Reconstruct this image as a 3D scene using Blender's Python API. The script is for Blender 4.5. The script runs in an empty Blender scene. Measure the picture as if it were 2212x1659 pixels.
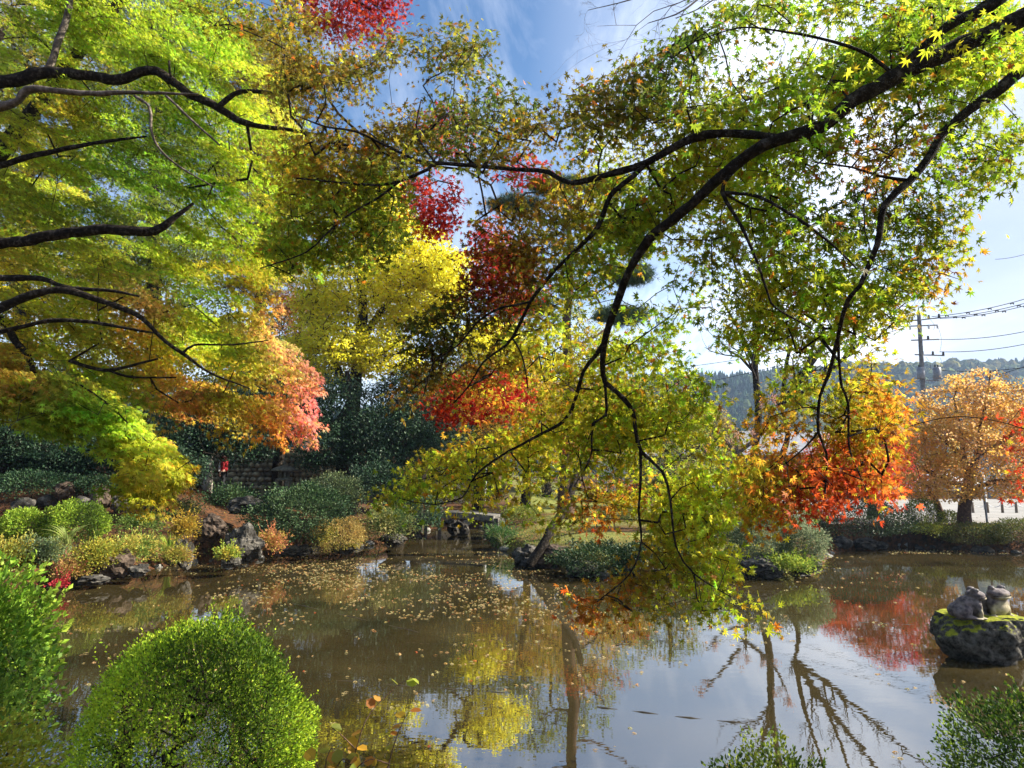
import bpy, bmesh, math, random
import numpy as np
from mathutils import Vector, Matrix, noise as mnoise

# ------------------------------------------------------------------ camera, sky, sun, exposure
SC = bpy.context.scene
COL = SC.collection
F, CX, CY, HOR, H = 1468.0, 1106.0, 829.5, 1020.0, 2.2      # picture measured on a 2212 x 1659 view
PITCH = math.atan((HOR - CY) / F)
cd = bpy.data.cameras.new("camera"); cam = bpy.data.objects.new("camera", cd); COL.objects.link(cam)
cd.sensor_width = 36.0; cd.lens = 36.0 * F / 2212.0; cd.clip_start = 0.05; cd.clip_end = 6000
cam.location = (0, 0, H); cam.rotation_euler = (math.radians(90) + PITCH, 0, 0)
SC.camera = cam

SUN_AZ, SUN_EL = math.radians(84), math.radians(35)
sd = bpy.data.lights.new("sun", 'SUN'); sun = bpy.data.objects.new("sun", sd); COL.objects.link(sun)
sd.energy = 5.0; sd.angle = math.radians(0.5); sd.color = (1.0, 0.93, 0.80)
SDIR = Vector((math.sin(SUN_AZ) * math.cos(SUN_EL), math.cos(SUN_AZ) * math.cos(SUN_EL), math.sin(SUN_EL)))
sun.rotation_euler = SDIR.to_track_quat('Z', 'Y').to_euler(); sun.location = (20, 10, 30)

W = bpy.data.worlds.new("World"); SC.world = W; W.use_nodes = True
wt = W.node_tree; wt.nodes.clear()
def wn(t, **k):
    n = wt.nodes.new(t)
    for a, b in k.items(): setattr(n, a, b)
    return n
def wmath(op, a, b=None, c=None, clamp=False):
    n = wn('ShaderNodeMath', operation=op, use_clamp=clamp)
    for i, v in enumerate((a, b, c)):
        if v is None: continue
        if isinstance(v, (int, float)): n.inputs[i].default_value = v
        else: wt.links.new(v, n.inputs[i])
    return n.outputs[0]
sky = wn('ShaderNodeTexSky', sky_type='NISHITA', sun_disc=False, sun_elevation=SUN_EL, sun_rotation=SUN_AZ)
sky.air_density = 1.0; sky.dust_density = 0.6; sky.ozone_density = 2.0
tc = wn('ShaderNodeTexCoord'); sep = wn('ShaderNodeSeparateXYZ'); wt.links.new(tc.outputs['Generated'], sep.inputs[0])
X, Y, Z = sep.outputs
zz = wmath('MAXIMUM', Z, 0.03)
cmb = wn('ShaderNodeCombineXYZ')                       # project the clouds on a high flat layer
wt.links.new(wmath('DIVIDE', X, wmath('ADD', zz, 0.12)), cmb.inputs[0]); wt.links.new(wmath('DIVIDE', Y, wmath('ADD', zz, 0.12)), cmb.inputs[1])
mp = wn('ShaderNodeMapping'); mp.inputs['Rotation'].default_value = (0, 0, math.radians(-22)); mp.inputs['Scale'].default_value = (2.6, .55, 1)
wt.links.new(cmb.outputs[0], mp.inputs[0])
n1 = wn('ShaderNodeTexNoise'); n1.inputs['Scale'].default_value = 1.3; n1.inputs['Detail'].default_value = 7; n1.inputs['Roughness'].default_value = .62
n1.inputs['Distortion'].default_value = .5
wt.links.new(mp.outputs[0], n1.inputs['Vector'])
n2 = wn('ShaderNodeTexNoise'); n2.inputs['Scale'].default_value = .8; n2.inputs['Detail'].default_value = 4; wt.links.new(cmb.outputs[0], n2.inputs['Vector'])
streak = wmath('MULTIPLY', wmath('SUBTRACT', n1.outputs[0], .46), 3.0, clamp=True)
bank = wmath('MULTIPLY', wmath('SUBTRACT', n2.outputs[0], .40), 4.0, clamp=True)
right = wmath('MULTIPLY', wmath('ADD', X, -0.02), 2.6, clamp=True)        # cloudier toward the sun side
low = wmath('MULTIPLY', wmath('SUBTRACT', .42, Z), 3.0, clamp=True)
m = wmath('ADD', wmath('MULTIPLY', streak, .62), wmath('MULTIPLY', wmath('MAXIMUM', right, wmath('MULTIPLY', low, .55)), wmath('ADD', wmath('MULTIPLY', bank, .55), .38)), clamp=True)
hs = wn('ShaderNodeHueSaturation'); hs.inputs['Saturation'].default_value = 1.2; hs.inputs['Value'].default_value = 1.35; wt.links.new(sky.outputs[0], hs.inputs['Color'])
m = wmath('MULTIPLY', m, wmath('MULTIPLY', wmath('ADD', Y, .35), 2.2, clamp=True))
mix = wn('ShaderNodeMix', data_type='RGBA')
wt.links.new(m, mix.inputs[0]); wt.links.new(hs.outputs[0], mix.inputs[6])
shade = wn('ShaderNodeMix', data_type='RGBA'); wt.links.new(n1.outputs[0], shade.inputs[0])
shade.inputs[6].default_value = (9.0, 9.7, 11.2, 1); shade.inputs[7].default_value = (15.5, 15.5, 15.8, 1)
side = wmath('MULTIPLY', wmath('SUBTRACT', wmath('DIVIDE', X, wmath('MAXIMUM', Y, .05)), .50), 6.0, clamp=True)   # greyer layered cloud further right
grey = wn('ShaderNodeMix', data_type='RGBA'); wt.links.new(wmath('MULTIPLY', side, .85), grey.inputs[0]); wt.links.new(shade.outputs[2], grey.inputs[6])
gl2 = wn('ShaderNodeMix', data_type='RGBA'); wt.links.new(wmath('MULTIPLY', wmath('SUBTRACT', n2.outputs[0], .35), 3.5, clamp=True), gl2.inputs[0]); gl2.inputs[6].default_value = (3.4, 4.1, 5.8, 1); gl2.inputs[7].default_value = (6.0, 6.2, 6.8, 1)
wt.links.new(gl2.outputs[2], grey.inputs[7]); wt.links.new(grey.outputs[2], mix.inputs[7])
m = wmath('MAXIMUM', m, wmath('MULTIPLY', side, .9))
wt.links.new(m, mix.inputs[0])
bg = wn('ShaderNodeBackground'); bg.inputs[1].default_value = 0.05; wt.links.new(mix.outputs[2], bg.inputs[0])
wo = wn('ShaderNodeOutputWorld'); wt.links.new(bg.outputs[0], wo.inputs[0])

SC.view_settings.view_transform = 'Standard'; SC.view_settings.look = 'None'
SC.view_settings.exposure = 1.55; SC.view_settings.gamma = 1; SC.view_settings.use_curve_mapping = False
SC.render.engine = 'CYCLES'
cy = SC.cycles
cy.max_bounces = 7; cy.diffuse_bounces = 3; cy.glossy_bounces = 3; cy.transmission_bounces = 5; cy.volume_bounces = 0; cy.transparent_max_bounces = 6
cy.caustics_reflective = False; cy.caustics_refractive = False; cy.sample_clamp_indirect = 6

# ------------------------------------------------------------------ helpers
ct, st = math.cos(PITCH), math.sin(PITCH)
def P(x, y, d):
    """point seen at (x, y) of the 2212 px view, at forward distance d"""
    u, v = (x - CX) / F, -(y - CY) / F
    wy = ct - v * st; wz = st + v * ct
    return np.array([u * d / wy, d, H + wz * d / wy])
def PA(x, y, d):
    u, v = (x - CX) / F, -(y - CY) / F
    wy = ct - v * st; wz = st + v * ct
    return np.stack([u * d / wy, d + 0 * u, H + wz * d / wy], -1)
def G(x, y, z=0.0):
    """point of the level z seen at (x, y)"""
    u, v = (x - CX) / F, -(y - CY) / F
    wy = ct - v * st; wz = st + v * ct
    t = (z - H) / wz
    return np.array([u * t, wy * t, z])
def nrm(a): return a / np.maximum(np.linalg.norm(a, axis=-1, keepdims=True), 1e-9)
def sm(t): t = np.clip(t, 0, 1); return t * t * (3 - 2 * t)
def vnoise(p, s, seed=0):
    """cheap smooth noise, about -1..1, from a few rotated sines"""
    r = np.random.default_rng(seed + 77); out = 0
    for k in range(5):
        w = r.normal(size=3); w = w / np.linalg.norm(w) * s * (1 + .5 * k)
        out = out + np.sin(p @ w + r.uniform(0, 6.28)) / (1 + .35 * k)
    return out / 2.2

def in_poly(px, py, poly):
    c = np.zeros(px.shape, bool); n = len(poly)
    for i in range(n):
        x1, y1 = poly[i]; x2, y2 = poly[(i + 1) % n]
        if y1 == y2: continue
        c ^= ((y1 > py) != (y2 > py)) & (px < (x2 - x1) * (py - y1) / (y2 - y1) + x1)
    return c
def seg_dist(px, py, poly):
    d = np.full(px.shape, 1e9); n = len(poly)
    for i in range(n):
        x1, y1 = poly[i]; x2, y2 = poly[(i + 1) % n]; dx, dy = x2 - x1, y2 - y1
        t = np.clip(((px - x1) * dx + (py - y1) * dy) / (dx * dx + dy * dy + 1e-12), 0, 1)
        d = np.minimum(d, np.hypot(px - x1 - t * dx, py - y1 - t * dy))
    return d
def area(poly):
    a = 0
    for i in range(len(poly)):
        x1, y1 = poly[i]; x2, y2 = poly[(i + 1) % len(poly)]; a += x1 * y2 - x2 * y1
    return abs(a) / 2
def sample_poly(rng, poly, n):
    xs = [p[0] for p in poly]; ys = [p[1] for p in poly]; out = np.zeros((0, 2))
    while len(out) < n:
        q = np.stack([rng.uniform(min(xs), max(xs), 4 * n + 8), rng.uniform(min(ys), max(ys), 4 * n + 8)], -1)
        out = np.concatenate([out, q[in_poly(q[:, 0], q[:, 1], poly)]])
    return out[:n]

# ---- materials
def mat(name, rough=.8, spec=.3):
    m = bpy.data.materials.new(name); m.use_nodes = True
    b = m.node_tree.nodes['Principled BSDF']; b.inputs['Roughness'].default_value = rough; b.inputs['Specular IOR Level'].default_value = spec
    return m, m.node_tree, b
def noisy(name, c1, c2, scale=6, rough=.8, spec=.3, bump=.3, detail=8, c3=None, dist=.02, coords='Object', metal=0):
    m, t, b = mat(name, rough, spec); L = t.links.new
    tcn = t.nodes.new('ShaderNodeTexCoord')
    n = t.nodes.new('ShaderNodeTexNoise'); n.inputs['Scale'].default_value = scale; n.inputs['Detail'].default_value = detail; n.inputs['Roughness'].default_value = .65
    L(tcn.outputs[coords], n.inputs['Vector'])
    r = t.nodes.new('ShaderNodeValToRGB'); e = r.color_ramp.elements
    e[0].position = .35; e[0].color = (*c1, 1); e[1].position = .66; e[1].color = (*c2, 1)
    if c3: k = e.new(.52); k.color = (*c3, 1)
    L(n.outputs[0], r.inputs[0]); L(r.outputs[0], b.inputs['Base Color'])
    if bump:
        bn = t.nodes.new('ShaderNodeBump'); bn.inputs['Strength'].default_value = bump; bn.inputs['Distance'].default_value = dist
        n3 = t.nodes.new('ShaderNodeTexNoise'); n3.inputs['Scale'].default_value = scale * 4; n3.inputs['Detail'].default_value = 6
        L(tcn.outputs[coords], n3.inputs['Vector']); L(n3.outputs[0], bn.inputs['Height']); L(bn.outputs[0], b.inputs['Normal'])
    b.inputs['Metallic'].default_value = metal
    return m
def leafmat(name, trans=.45, rough=.5, spec=.2):
    m, t, b = mat(name, rough, spec); L = t.links.new
    a = t.nodes.new('ShaderNodeAttribute'); a.attribute_name = 'Col'
    L(a.outputs['Color'], b.inputs['Base Color'])
    tr = t.nodes.new('ShaderNodeBsdfTranslucent')
    g = t.nodes.new('ShaderNodeGamma'); g.inputs[1].default_value = .95; L(a.outputs['Color'], g.inputs[0]); L(g.outputs[0], tr.inputs[0])
    mx = t.nodes.new('ShaderNodeMixShader'); mx.inputs[0].default_value = trans
    L(b.outputs[0], mx.inputs[1]); L(tr.outputs[0], mx.inputs[2]); L(mx.outputs[0], t.nodes['Material Output'].inputs['Surface'])
    return m
M = {}
M['leaf'] = leafmat('maple_leaf', .6)
M['ginkgo'] = leafmat('ginkgo_leaf', .72)
M['thick'] = leafmat('evergreen_leaf', .15, .5, .22)
M['azalea'] = leafmat('azalea_leaf', .35, .5, .2)
M['far'] = leafmat('far_leaf', .1, .9, .05)
M['bark'] = noisy('dark_bark', (.010, .008, .006), (.10, .085, .068), 24, .95, .1, 1.0, 10, (.028, .021, .015), .03)
M['palebark'] = noisy('pale_bark', (.05, .04, .03), (.24, .2, .16), 22, .9, .15, .6, c3=(.13, .105, .085))
M['brownbark'] = noisy('brown_bark', (.05, .03, .02), (.17, .105, .065), 18, .9, .15, .8, c3=(.10, .06, .04))
M['rock'] = noisy('grey_rock', (.018, .015, .011), (.19, .17, .14), 5, .95, .1, .9, 10, (.07, .065, .057), .04)
M['brownrock'] = noisy('brown_rock', (.035, .025, .018), (.17, .125, .095), 5, .95, .1, .8, 10, (.085, .062, .046), .03)

# ---- objects
def tagit(o, label=None, cat=None, group=None, kind=None):
    if label: o['label'] = label
    if cat: o['category'] = cat
    if group: o['group'] = group
    if kind: o['kind'] = kind
    return o
def link(name, me, parent=None, m=None):
    o = bpy.data.objects.new(name, me); COL.objects.link(o)
    if m and not me.materials: me.materials.append(m)
    if parent: o.parent = parent; o.matrix_parent_inverse = parent.matrix_world.inverted() if False else Matrix.Translation(-Vector(parent.location))
    return o
def thing(name, label, cat, loc=(0, 0, 0), group=None):
    o = bpy.data.objects.new(name, None); COL.objects.link(o); o.location = loc; o.empty_display_size = .3
    return tagit(o, label, cat, group)
def npmesh(name, V, Fs, col=None, smooth=False):
    """V (n,3); Fs (m,k) faces of equal size, or a list of such arrays"""
    me = bpy.data.meshes.new(name)
    if not isinstance(Fs, list): Fs = [Fs]
    Fs = [f for f in Fs if len(f)] or [np.zeros((0, 3), int)]
    me.vertices.add(len(V)); me.vertices.foreach_set('co', np.asarray(V, np.float32).ravel())
    nl = sum(f.size for f in Fs); nf = sum(len(f) for f in Fs)
    me.loops.add(nl); me.loops.foreach_set('vertex_index', np.concatenate([f.ravel() for f in Fs]).astype(np.int32))
    tot = np.concatenate([np.full(len(f), f.shape[1], np.int32) for f in Fs]); st_ = np.concatenate([[0], np.cumsum(tot)[:-1]]).astype(np.int32)
    me.polygons.add(nf); me.polygons.foreach_set('loop_start', st_)
    me.polygons.foreach_set('use_smooth', np.full(nf, smooth, bool))
    me.update(calc_edges=True)
    if col is not None:
        a = me.color_attributes.new('Col', 'FLOAT_COLOR', 'POINT')
        c = np.ones((len(V), 4), np.float32); c[:, :3] = col
        a.data.foreach_set('color', c.ravel())
    return me
class MB:
    """collects simple shapes into one mesh"""
    def __init__(s): s.v = []; s.f = {}; s.n = 0
    def add(s, V, Fs):
        for f in Fs if isinstance(Fs, list) else [Fs]:
            s.f.setdefault(f.shape[1], []).append(f + s.n)
        s.v.append(V); s.n += len(V)
    def box(s, c, size, rot=None, taper=1.0):
        sx, sy, sz = [k / 2 for k in size]
        V = np.array([[x * sx * (taper if z > 0 else 1), y * sy * (taper if z > 0 else 1), z * sz] for z in (-1, 1) for x, y in ((-1, -1), (1, -1), (1, 1), (-1, 1))], float)
        if rot is not None: V = V @ np.array(Matrix.Rotation(rot, 3, 'Z')).T if isinstance(rot, (int, float)) else V @ np.array(rot).T
        s.add(V + np.array(c), np.array([[0, 3, 2, 1], [4, 5, 6, 7], [0, 1, 5, 4], [1, 2, 6, 5], [2, 3, 7, 6], [3, 0, 4, 7]])); return s
    def tube(s, pts, rad, n=8, cap=True):
        V, Fq = tube(pts, rad, n); s.add(V, Fq)
        if cap: s.add(V[:n][::-1].copy(), np.arange(n)[None]); s.add(V[-n:].copy(), np.arange(n)[None])
        return s
    def lathe(s, c, prof, n=16, sx=1, sy=1):
        a = np.arange(n) / n * 2 * np.pi
        V = np.concatenate([np.stack([np.cos(a) * r * sx, np.sin(a) * r * sy, np.full(n, z)], -1) for r, z in prof]) + np.array(c)
        i = np.arange(n); j = (i + 1) % n
        s.add(V, np.concatenate([np.stack([i + k * n, j + k * n, j + (k + 1) * n, i + (k + 1) * n], -1) for k in range(len(prof) - 1)])); return s
    def build(s, name, m, parent=None, smooth=False):
        me = npmesh(name, np.concatenate(s.v), [np.concatenate(x) for x in s.f.values()], smooth=smooth)
        return link(name, me, parent, m)
def tube(pts, rad, n=8, rough=0, seed=0):
    pts = np.asarray(pts, float); rad = np.asarray(rad, float) * np.ones(len(pts))
    d = nrm(np.gradient(pts, axis=0)); ref = np.array([0.13, .21, 1.0])
    if abs(d[:, 2]).mean() > .8: ref = np.array([1.0, .2, 0.1])
    a = nrm(np.cross(d, ref)); b = np.cross(d, a)
    th = np.arange(n) / n * 2 * np.pi
    R = rad[:, None] * np.ones((1, n))
    if rough:
        r = np.random.default_rng(seed); R = R * (1 + rough * r.normal(size=R.shape))
    V = pts[:, None] + R[..., None] * (np.cos(th)[None, :, None] * a[:, None] + np.sin(th)[None, :, None] * b[:, None])
    V = V.reshape(-1, 3); i = np.arange(n); j = (i + 1) % n
    Fq = np.concatenate([np.stack([i + k * n, j + k * n, j + (k + 1) * n, i + (k + 1) * n], -1) for k in range(len(pts) - 1)])
    return V, Fq
def smooth_line(pts, step):
    """Catmull-Rom through pts; last column may hold the radius"""
    p = np.asarray(pts, float); q = np.concatenate([[2 * p[0] - p[1]], p, [2 * p[-1] - p[-2]]]); out = []
    for i in range(1, len(q) - 2):
        L = np.linalg.norm((q[i + 1] - q[i])[:3]); n = max(2, int(L / step))
        for t in np.arange(n) / n:
            out.append(.5 * (2 * q[i] + (q[i + 1] - q[i - 1]) * t + (2 * q[i - 1] - 5 * q[i] + 4 * q[i + 1] - q[i + 2]) * t * t + (3 * q[i] - q[i - 1] - 3 * q[i + 1] + q[i + 2]) * t ** 3))
    out.append(q[-2]); return np.array(out)

# ---- leaves
def star_tmpl(lobes, notch, droop=.18, centre=True):
    V = [(0, 0, 0)]; n = len(lobes)
    for k, (a, r) in enumerate(lobes):
        a = math.radians(a); V.append((r * math.cos(a), r * math.sin(a), -droop * r))
        if k < n - 1:
            a2 = (math.radians(lobes[k + 1][0]) + a) / 2; V.append((notch * math.cos(a2), notch * math.sin(a2), .02))
    V = np.array(V); F_ = np.array([[0, i, i + 1] for i in range(1, len(V) - 1)])
    return V, F_
T7 = star_tmpl([(-138, .42), (-88, .78), (-42, .96), (0, 1.05), (42, .96), (88, .78), (138, .42)], .36)
T5 = star_tmpl([(-100, .62), (-50, .92), (0, 1.05), (50, .92), (100, .62)], .24, .25)
def lobed_tris():
    V = []; F_ = []
    for a, r in ((-95, .6), (-50, .9), (0, 1.1), (50, .9), (95, .6)):
        a = math.radians(a); w = .17; i = len(V)
        V += [(-w * math.sin(a), w * math.cos(a), 0), (w * math.sin(a), -w * math.cos(a), 0), (r * math.cos(a), r * math.sin(a), -.2 * r)]
        F_.append((i, i + 1, i + 2))
    return np.array(V), np.array(F_)
TL = lobed_tris()
TO = (np.array([(0, 0, 0), (.45, .3, .06), (1, 0, -.05), (.45, -.3, .06)]), np.array([[0, 2, 1], [0, 3, 2]]))        # oval leaf
TOW = (np.array([(0, 0, 0), (.3, .42, .06), (.75, .38, .04), (1, 0, -.05), (.75, -.38, .04), (.3, -.42, .06)]), np.array([[0, 2, 1], [0, 3, 2], [0, 4, 3], [0, 5, 4]]))
TF = (np.array([(0, 0, 0), (.85, .5, .05), (1, 0, 0), (.85, -.5, .05)]), np.array([[0, 2, 1], [0, 3, 2]]))          # fan
def needle():
    V = []; F_ = []
    for k in range(7):
        a = k / 7 * 6.283; b = .9; d = np.array([math.cos(b) if False else .75, .66 * math.cos(a), .66 * math.sin(a)]); s = np.array([0, -math.sin(a), math.cos(a)]) * .035
        V += [s, -s, d]; F_.append((3 * k, 3 * k + 1, 3 * k + 2))
    return np.array(V), np.array(F_)
TN = needle()
TG = (np.array([(0, .05, 0), (0, -.05, 0), (.5, .04, .02), (.5, -.04, .02), (1, 0, -.2)]), np.array([[0, 1, 3], [0, 3, 2], [2, 3, 4]]))   # blade
def leaves(name, C, N, T, S, col, tmpl, parent=None, m=None, rng=None):
    tv, tf = tmpl; n = len(C)
    T = nrm(T); B = nrm(np.cross(N, T)); N = np.cross(T, B)
    S = np.broadcast_to(np.asarray(S, float), (n,))[:, None, None]
    curl = (rng.uniform(.2, 2.2, n) if rng is not None else np.ones(n))[:, None, None]
    V = C[:, None] + S * (tv[None, :, 0:1] * T[:, None] + tv[None, :, 1:2] * B[:, None] + curl * tv[None, :, 2:3] * N[:, None])
    Fx = (tf[None] + (np.arange(n) * len(tv))[:, None, None]).reshape(-1, 3)
    c = np.repeat(np.clip(col, .002, .95), len(tv), axis=0)
    me = npmesh(name, V.reshape(-1, 3), Fx, c, smooth=False)
    return link(name, me, parent, m or M['leaf'])
def blob_col(x, y, blobs, rng=None, jit=0):
    """colour by place, from soft spots (x, y, radius, colour)"""
    if jit: x = x + rng.normal(0, jit, x.shape); y = y + rng.normal(0, jit, y.shape)
    w = 1e-6; c = 0
    for bx, by, br, bc in blobs:
        g = np.exp(-((x - bx) ** 2 + (y - by) ** 2) / (br * br)) + 1e-7; w = w + g; c = c + g[:, None] * np.array(bc)
    return c / np.asarray(w)[:, None]
def vary(col, rng, hue=.12, val=.22):
    n = len(col); k = np.exp(rng.normal(0, val, (n, 1))); h = rng.normal(0, hue, (n, 1))
    return col * k * np.concatenate([1 + h, 1 - .3 * h, np.ones((n, 1))], 1)

# ---- branch network that reaches every leaf cluster
class Skel:
    def __init__(s, pts=None, parents=None, fixed=None):
        s.p = []; s.par = []; s.fix = []
    def chain(s, pts, rad=None, start=-1):
        prev = start
        for i, q in enumerate(pts):
            s.p.append(np.asarray(q, float)); s.par.append(prev); s.fix.append(0 if rad is None else float(rad[i])); prev = len(s.p) - 1
        return prev
    def reach(s, targets, rng, step=.25, sag=.08, wob=.05, maxlen=None):
        base = np.array(s.p); d0 = np.array([np.min(np.linalg.norm(base - t, axis=1)) for t in targets]); dirs = [None] * len(targets)
        cap = len(s.p) + 40 * len(targets) + 10; A = np.zeros((cap, 3)); n = len(s.p); A[:n] = base
        for k in np.argsort(d0):
            t = targets[k]; d = np.linalg.norm(A[:n] - t, axis=1); i = int(np.argmin(d)); L = d[i]
            if maxlen and L > maxlen: continue
            m_ = max(1, min(12, int(L / step))); a = A[i].copy(); prev = i
            w = rng.normal(0, wob * L, 3)
            for j in range(1, m_ + 1):
                f = j / m_; q = a + (t - a) * f + w * math.sin(math.pi * f) + np.array([0, 0, sag * L * math.sin(math.pi * f)])
                s.p.append(q); s.par.append(prev); s.fix.append(0); prev = len(s.p) - 1; A[n] = q; n += 1
            dirs[k] = t - A[s.par[prev]] if m_ else t - a
        return [np.array([0, 0, -1.]) if v is None else v for v in dirs]
    def radii(s, r0=.004, ex=.42, rmax=1.0):
        n = len(s.p); tips = np.zeros(n); ch = np.zeros(n, int)
        for i in range(n):
            if s.par[i] >= 0: ch[s.par[i]] += 1
        tips[ch == 0] = 1
        for i in range(n - 1, -1, -1):
            if s.par[i] >= 0: tips[s.par[i]] += tips[i]
        r = np.minimum(r0 * tips ** ex, rmax)
        f = np.array(s.fix); return np.where(f > 0, f, r)
    def mesh(s, name, m, parent=None, n=5, r0=.004, ex=.42, rmax=1.0, skip_fixed=False):
        r = s.radii(r0, ex, rmax); Pn = np.array(s.p); par = np.array(s.par)
        e = np.where(par >= 0)[0]
        if skip_fixed: f = np.array(s.fix); e = e[f[e] == 0]
        a, b = Pn[par[e]], Pn[e]; d = nrm(b - a); pe = par[par[e]]
        ref = np.tile(np.array([.17, .29, .94]), (len(e), 1)); ref[abs(d[:, 2]) > .9] = (1, .1, .1)
        u = nrm(np.cross(d, ref)); v = np.cross(d, u); ra = np.minimum(r[par[e]], r[e] * 1.35); rb = r[e]
        th = np.arange(n) / n * 2 * np.pi; cs, sn = np.cos(th)[None, :, None], np.sin(th)[None, :, None]
        ring = cs * u[:, None] + sn * v[:, None]
        V = np.concatenate([(a - d * ra[:, None] * .3)[:, None] + ra[:, None, None] * ring, (b + d * rb[:, None] * .3)[:, None] + rb[:, None, None] * ring], 1)
        i = np.arange(n); j = (i + 1) % n; q = np.stack([i, j, j + n, i + n], -1)
        Fq = (q[None] + (np.arange(len(e)) * 2 * n)[:, None, None]).reshape(-1, 4)
        return link(name, npmesh(name, V.reshape(-1, 3), Fq, smooth=True), parent, m)

# ------------------------------------------------------------------ pond outline and ground
far_px = [(90, 1277), (150, 1262), (200, 1250), (285, 1240), (390, 1213), (440, 1215), (500, 1221), (545, 1212), (600, 1195), (700, 1187), (780, 1180),
          (880, 1165), (915, 1160), (925, 1140), (960, 1130), (1030, 1132), (1060, 1150), (1075, 1180), (1110, 1200), (1180, 1225), (1290, 1243), (1400, 1250), (1550, 1246),
          (1640, 1241), (1740, 1236), (1782, 1215), (1790, 1196), (1900, 1178), (2060, 1188), (2212, 1196)]
POND = [tuple(G(x, y)[:2]) for x, y in far_px] + [(24, 18.2), (26, 6), (13, 3.4), (7, 3.0), (3, 3.2), (0, 3.5), (-1.9, 3.9), (-3.5, 4.7), (-4.6, 6.0), (-5.6, 7.2), (-6.6, 8.4), (-7.6, 10), (-9.4, 11.4), (-10.5, 12.4)]
def height(x, y):
    x = np.asarray(x, float); y = np.asarray(y, float)
    ins = in_poly(x, y, POND); d = seg_dist(x, y, POND)
    n = vnoise(np.stack([x, y, 0 * x], -1), 1.7, 3) * .05 + vnoise(np.stack([x, y, 0 * x], -1), .5, 5) * .08
    out = .34 * sm(d / .3) + .22 * sm(d / 2.5) + n * sm(d / 1.0)
    hill = 1.35 * sm((y - 15.6) / 3.4) * sm((-x - 6) / 5) * (1 - .45 * sm((y - 21) / 3))
    hill = hill + 2.6 * sm((y - 32) / 14) * sm((4 - x) / 10)
    out = out + hill
    road = sm((x - 4.5) / 2.5) * sm((y - 18.9) / 1.8)
    out = out * (1 - road) + .58 * road
    return np.where(ins, -.7 * sm(d / 1.2) - .02, out)
def hz(x, y): return float(height(np.array([x]), np.array([y]))[0])
def axis(lo, hi, step, far):
    a = np.arange(lo, hi + step / 2, step); g = []; k = hi; s = step
    while k < far: s *= 1.35; k += s; g.append(k)
    h_ = []; k = lo; s = step
    while k > -far: s *= 1.35; k -= s; h_.append(k)
    return np.array(h_[::-1] + list(a) + g)
gx = axis(-20, 24, .16, 1500); gy = axis(1.5, 42, .16, 1500)
XX, YY = np.meshgrid(gx, gy); ZZ = height(XX.ravel(), YY.ravel())
ni, nj = XX.shape; idx = np.arange(ni * nj).reshape(ni, nj)
Fg = np.stack([idx[:-1, :-1], idx[:-1, 1:], idx[1:, 1:], idx[1:, :-1]], -1).reshape(-1, 4)
gv = np.stack([XX.ravel(), YY.ravel(), ZZ], -1)
lawn = sm((7.5 - XX.ravel()) / 1.5) * sm((XX.ravel() + 1.5) / 3) * sm((YY.ravel() - 14.5) / 1.5) * sm((vnoise(gv * np.array([1, 1, 0]), .9, 9) + .9))
gc = np.stack([lawn, 0 * lawn, 0 * lawn], -1)
gm, gt, gb = mat('ground_litter', .95, .1); L = gt.links.new
gtc = gt.nodes.new('ShaderNodeTexCoord')
def tnoise(s, d=8):
    n = gt.nodes.new('ShaderNodeTexNoise'); n.inputs['Scale'].default_value = s; n.inputs['Detail'].default_value = d; L(gtc.outputs['Object'], n.inputs['Vector']); return n
def ramp(src, stops):
    r = gt.nodes.new('ShaderNodeValToRGB'); e = r.color_ramp.elements
    e[0].position, e[0].color = stops[0][0], (*stops[0][1], 1); e[1].position, e[1].color = stops[-1][0], (*stops[-1][1], 1)
    for p, c in stops[1:-1]: k = e.new(p); k.color = (*c, 1)
    L(src, r.inputs[0]); return r.outputs[0]
litter = ramp(tnoise(9).outputs[0], [(.3, (.018, .012, .008)), (.45, (.06, .034, .018)), (.58, (.12, .05, .022)), (.72, (.05, .05, .02))])
grass = ramp(tnoise(5).outputs[0], [(.3, (.07, .09, .02)), (.5, (.16, .18, .04)), (.7, (.26, .24, .07))])
ga = gt.nodes.new('ShaderNodeAttribute'); ga.attribute_name = 'Col'; gs = gt.nodes.new('ShaderNodeSeparateColor'); L(ga.outputs['Color'], gs.inputs[0])
gmx = gt.nodes.new('ShaderNodeMix'); gmx.data_type = 'RGBA'; L(gs.outputs[0], gmx.inputs[0]); L(litter, gmx.inputs[6]); L(grass, gmx.inputs[7])
L(gmx.outputs[2], gb.inputs['Base Color'])
gbp = gt.nodes.new('ShaderNodeBump'); gbp.inputs['Strength'].default_value = .9; gbp.inputs['Distance'].default_value = .05; L(tnoise(22).outputs[0], gbp.inputs['Height']); L(gbp.outputs[0], gb.inputs['Normal'])
tagit(link('ground', npmesh('ground', gv, Fg, gc, True), None, gm), kind='structure')

# water: murky brown, mirror-like with a slow ripple
wm, t, b = mat('pond_water', .03, .5); L = t.links.new
wtc = t.nodes.new('ShaderNodeTexCoord')
def wnoise(s, d=4, sc=(1, 1, 1), rot=0):
    mp_ = t.nodes.new('ShaderNodeMapping'); mp_.inputs['Scale'].default_value = sc; mp_.inputs['Rotation'].default_value = (0, 0, rot); L(wtc.outputs['Object'], mp_.inputs[0])
    n = t.nodes.new('ShaderNodeTexNoise'); n.inputs['Scale'].default_value = s; n.inputs['Detail'].default_value = d; L(mp_.outputs[0], n.inputs['Vector']); return n.outputs[0]
r = t.nodes.new('ShaderNodeValToRGB'); e = r.color_ramp.elements; e[0].position = .3; e[0].color = (.020, .016, .006, 1); e[1].position = .7; e[1].color = (.052, .039, .015, 1)
L(wnoise(.7, 6), r.inputs[0]); L(r.outputs[0], b.inputs['Base Color'])
b.inputs['Roughness'].default_value = .5; b.inputs['Specular IOR Level'].default_value = 0
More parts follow.
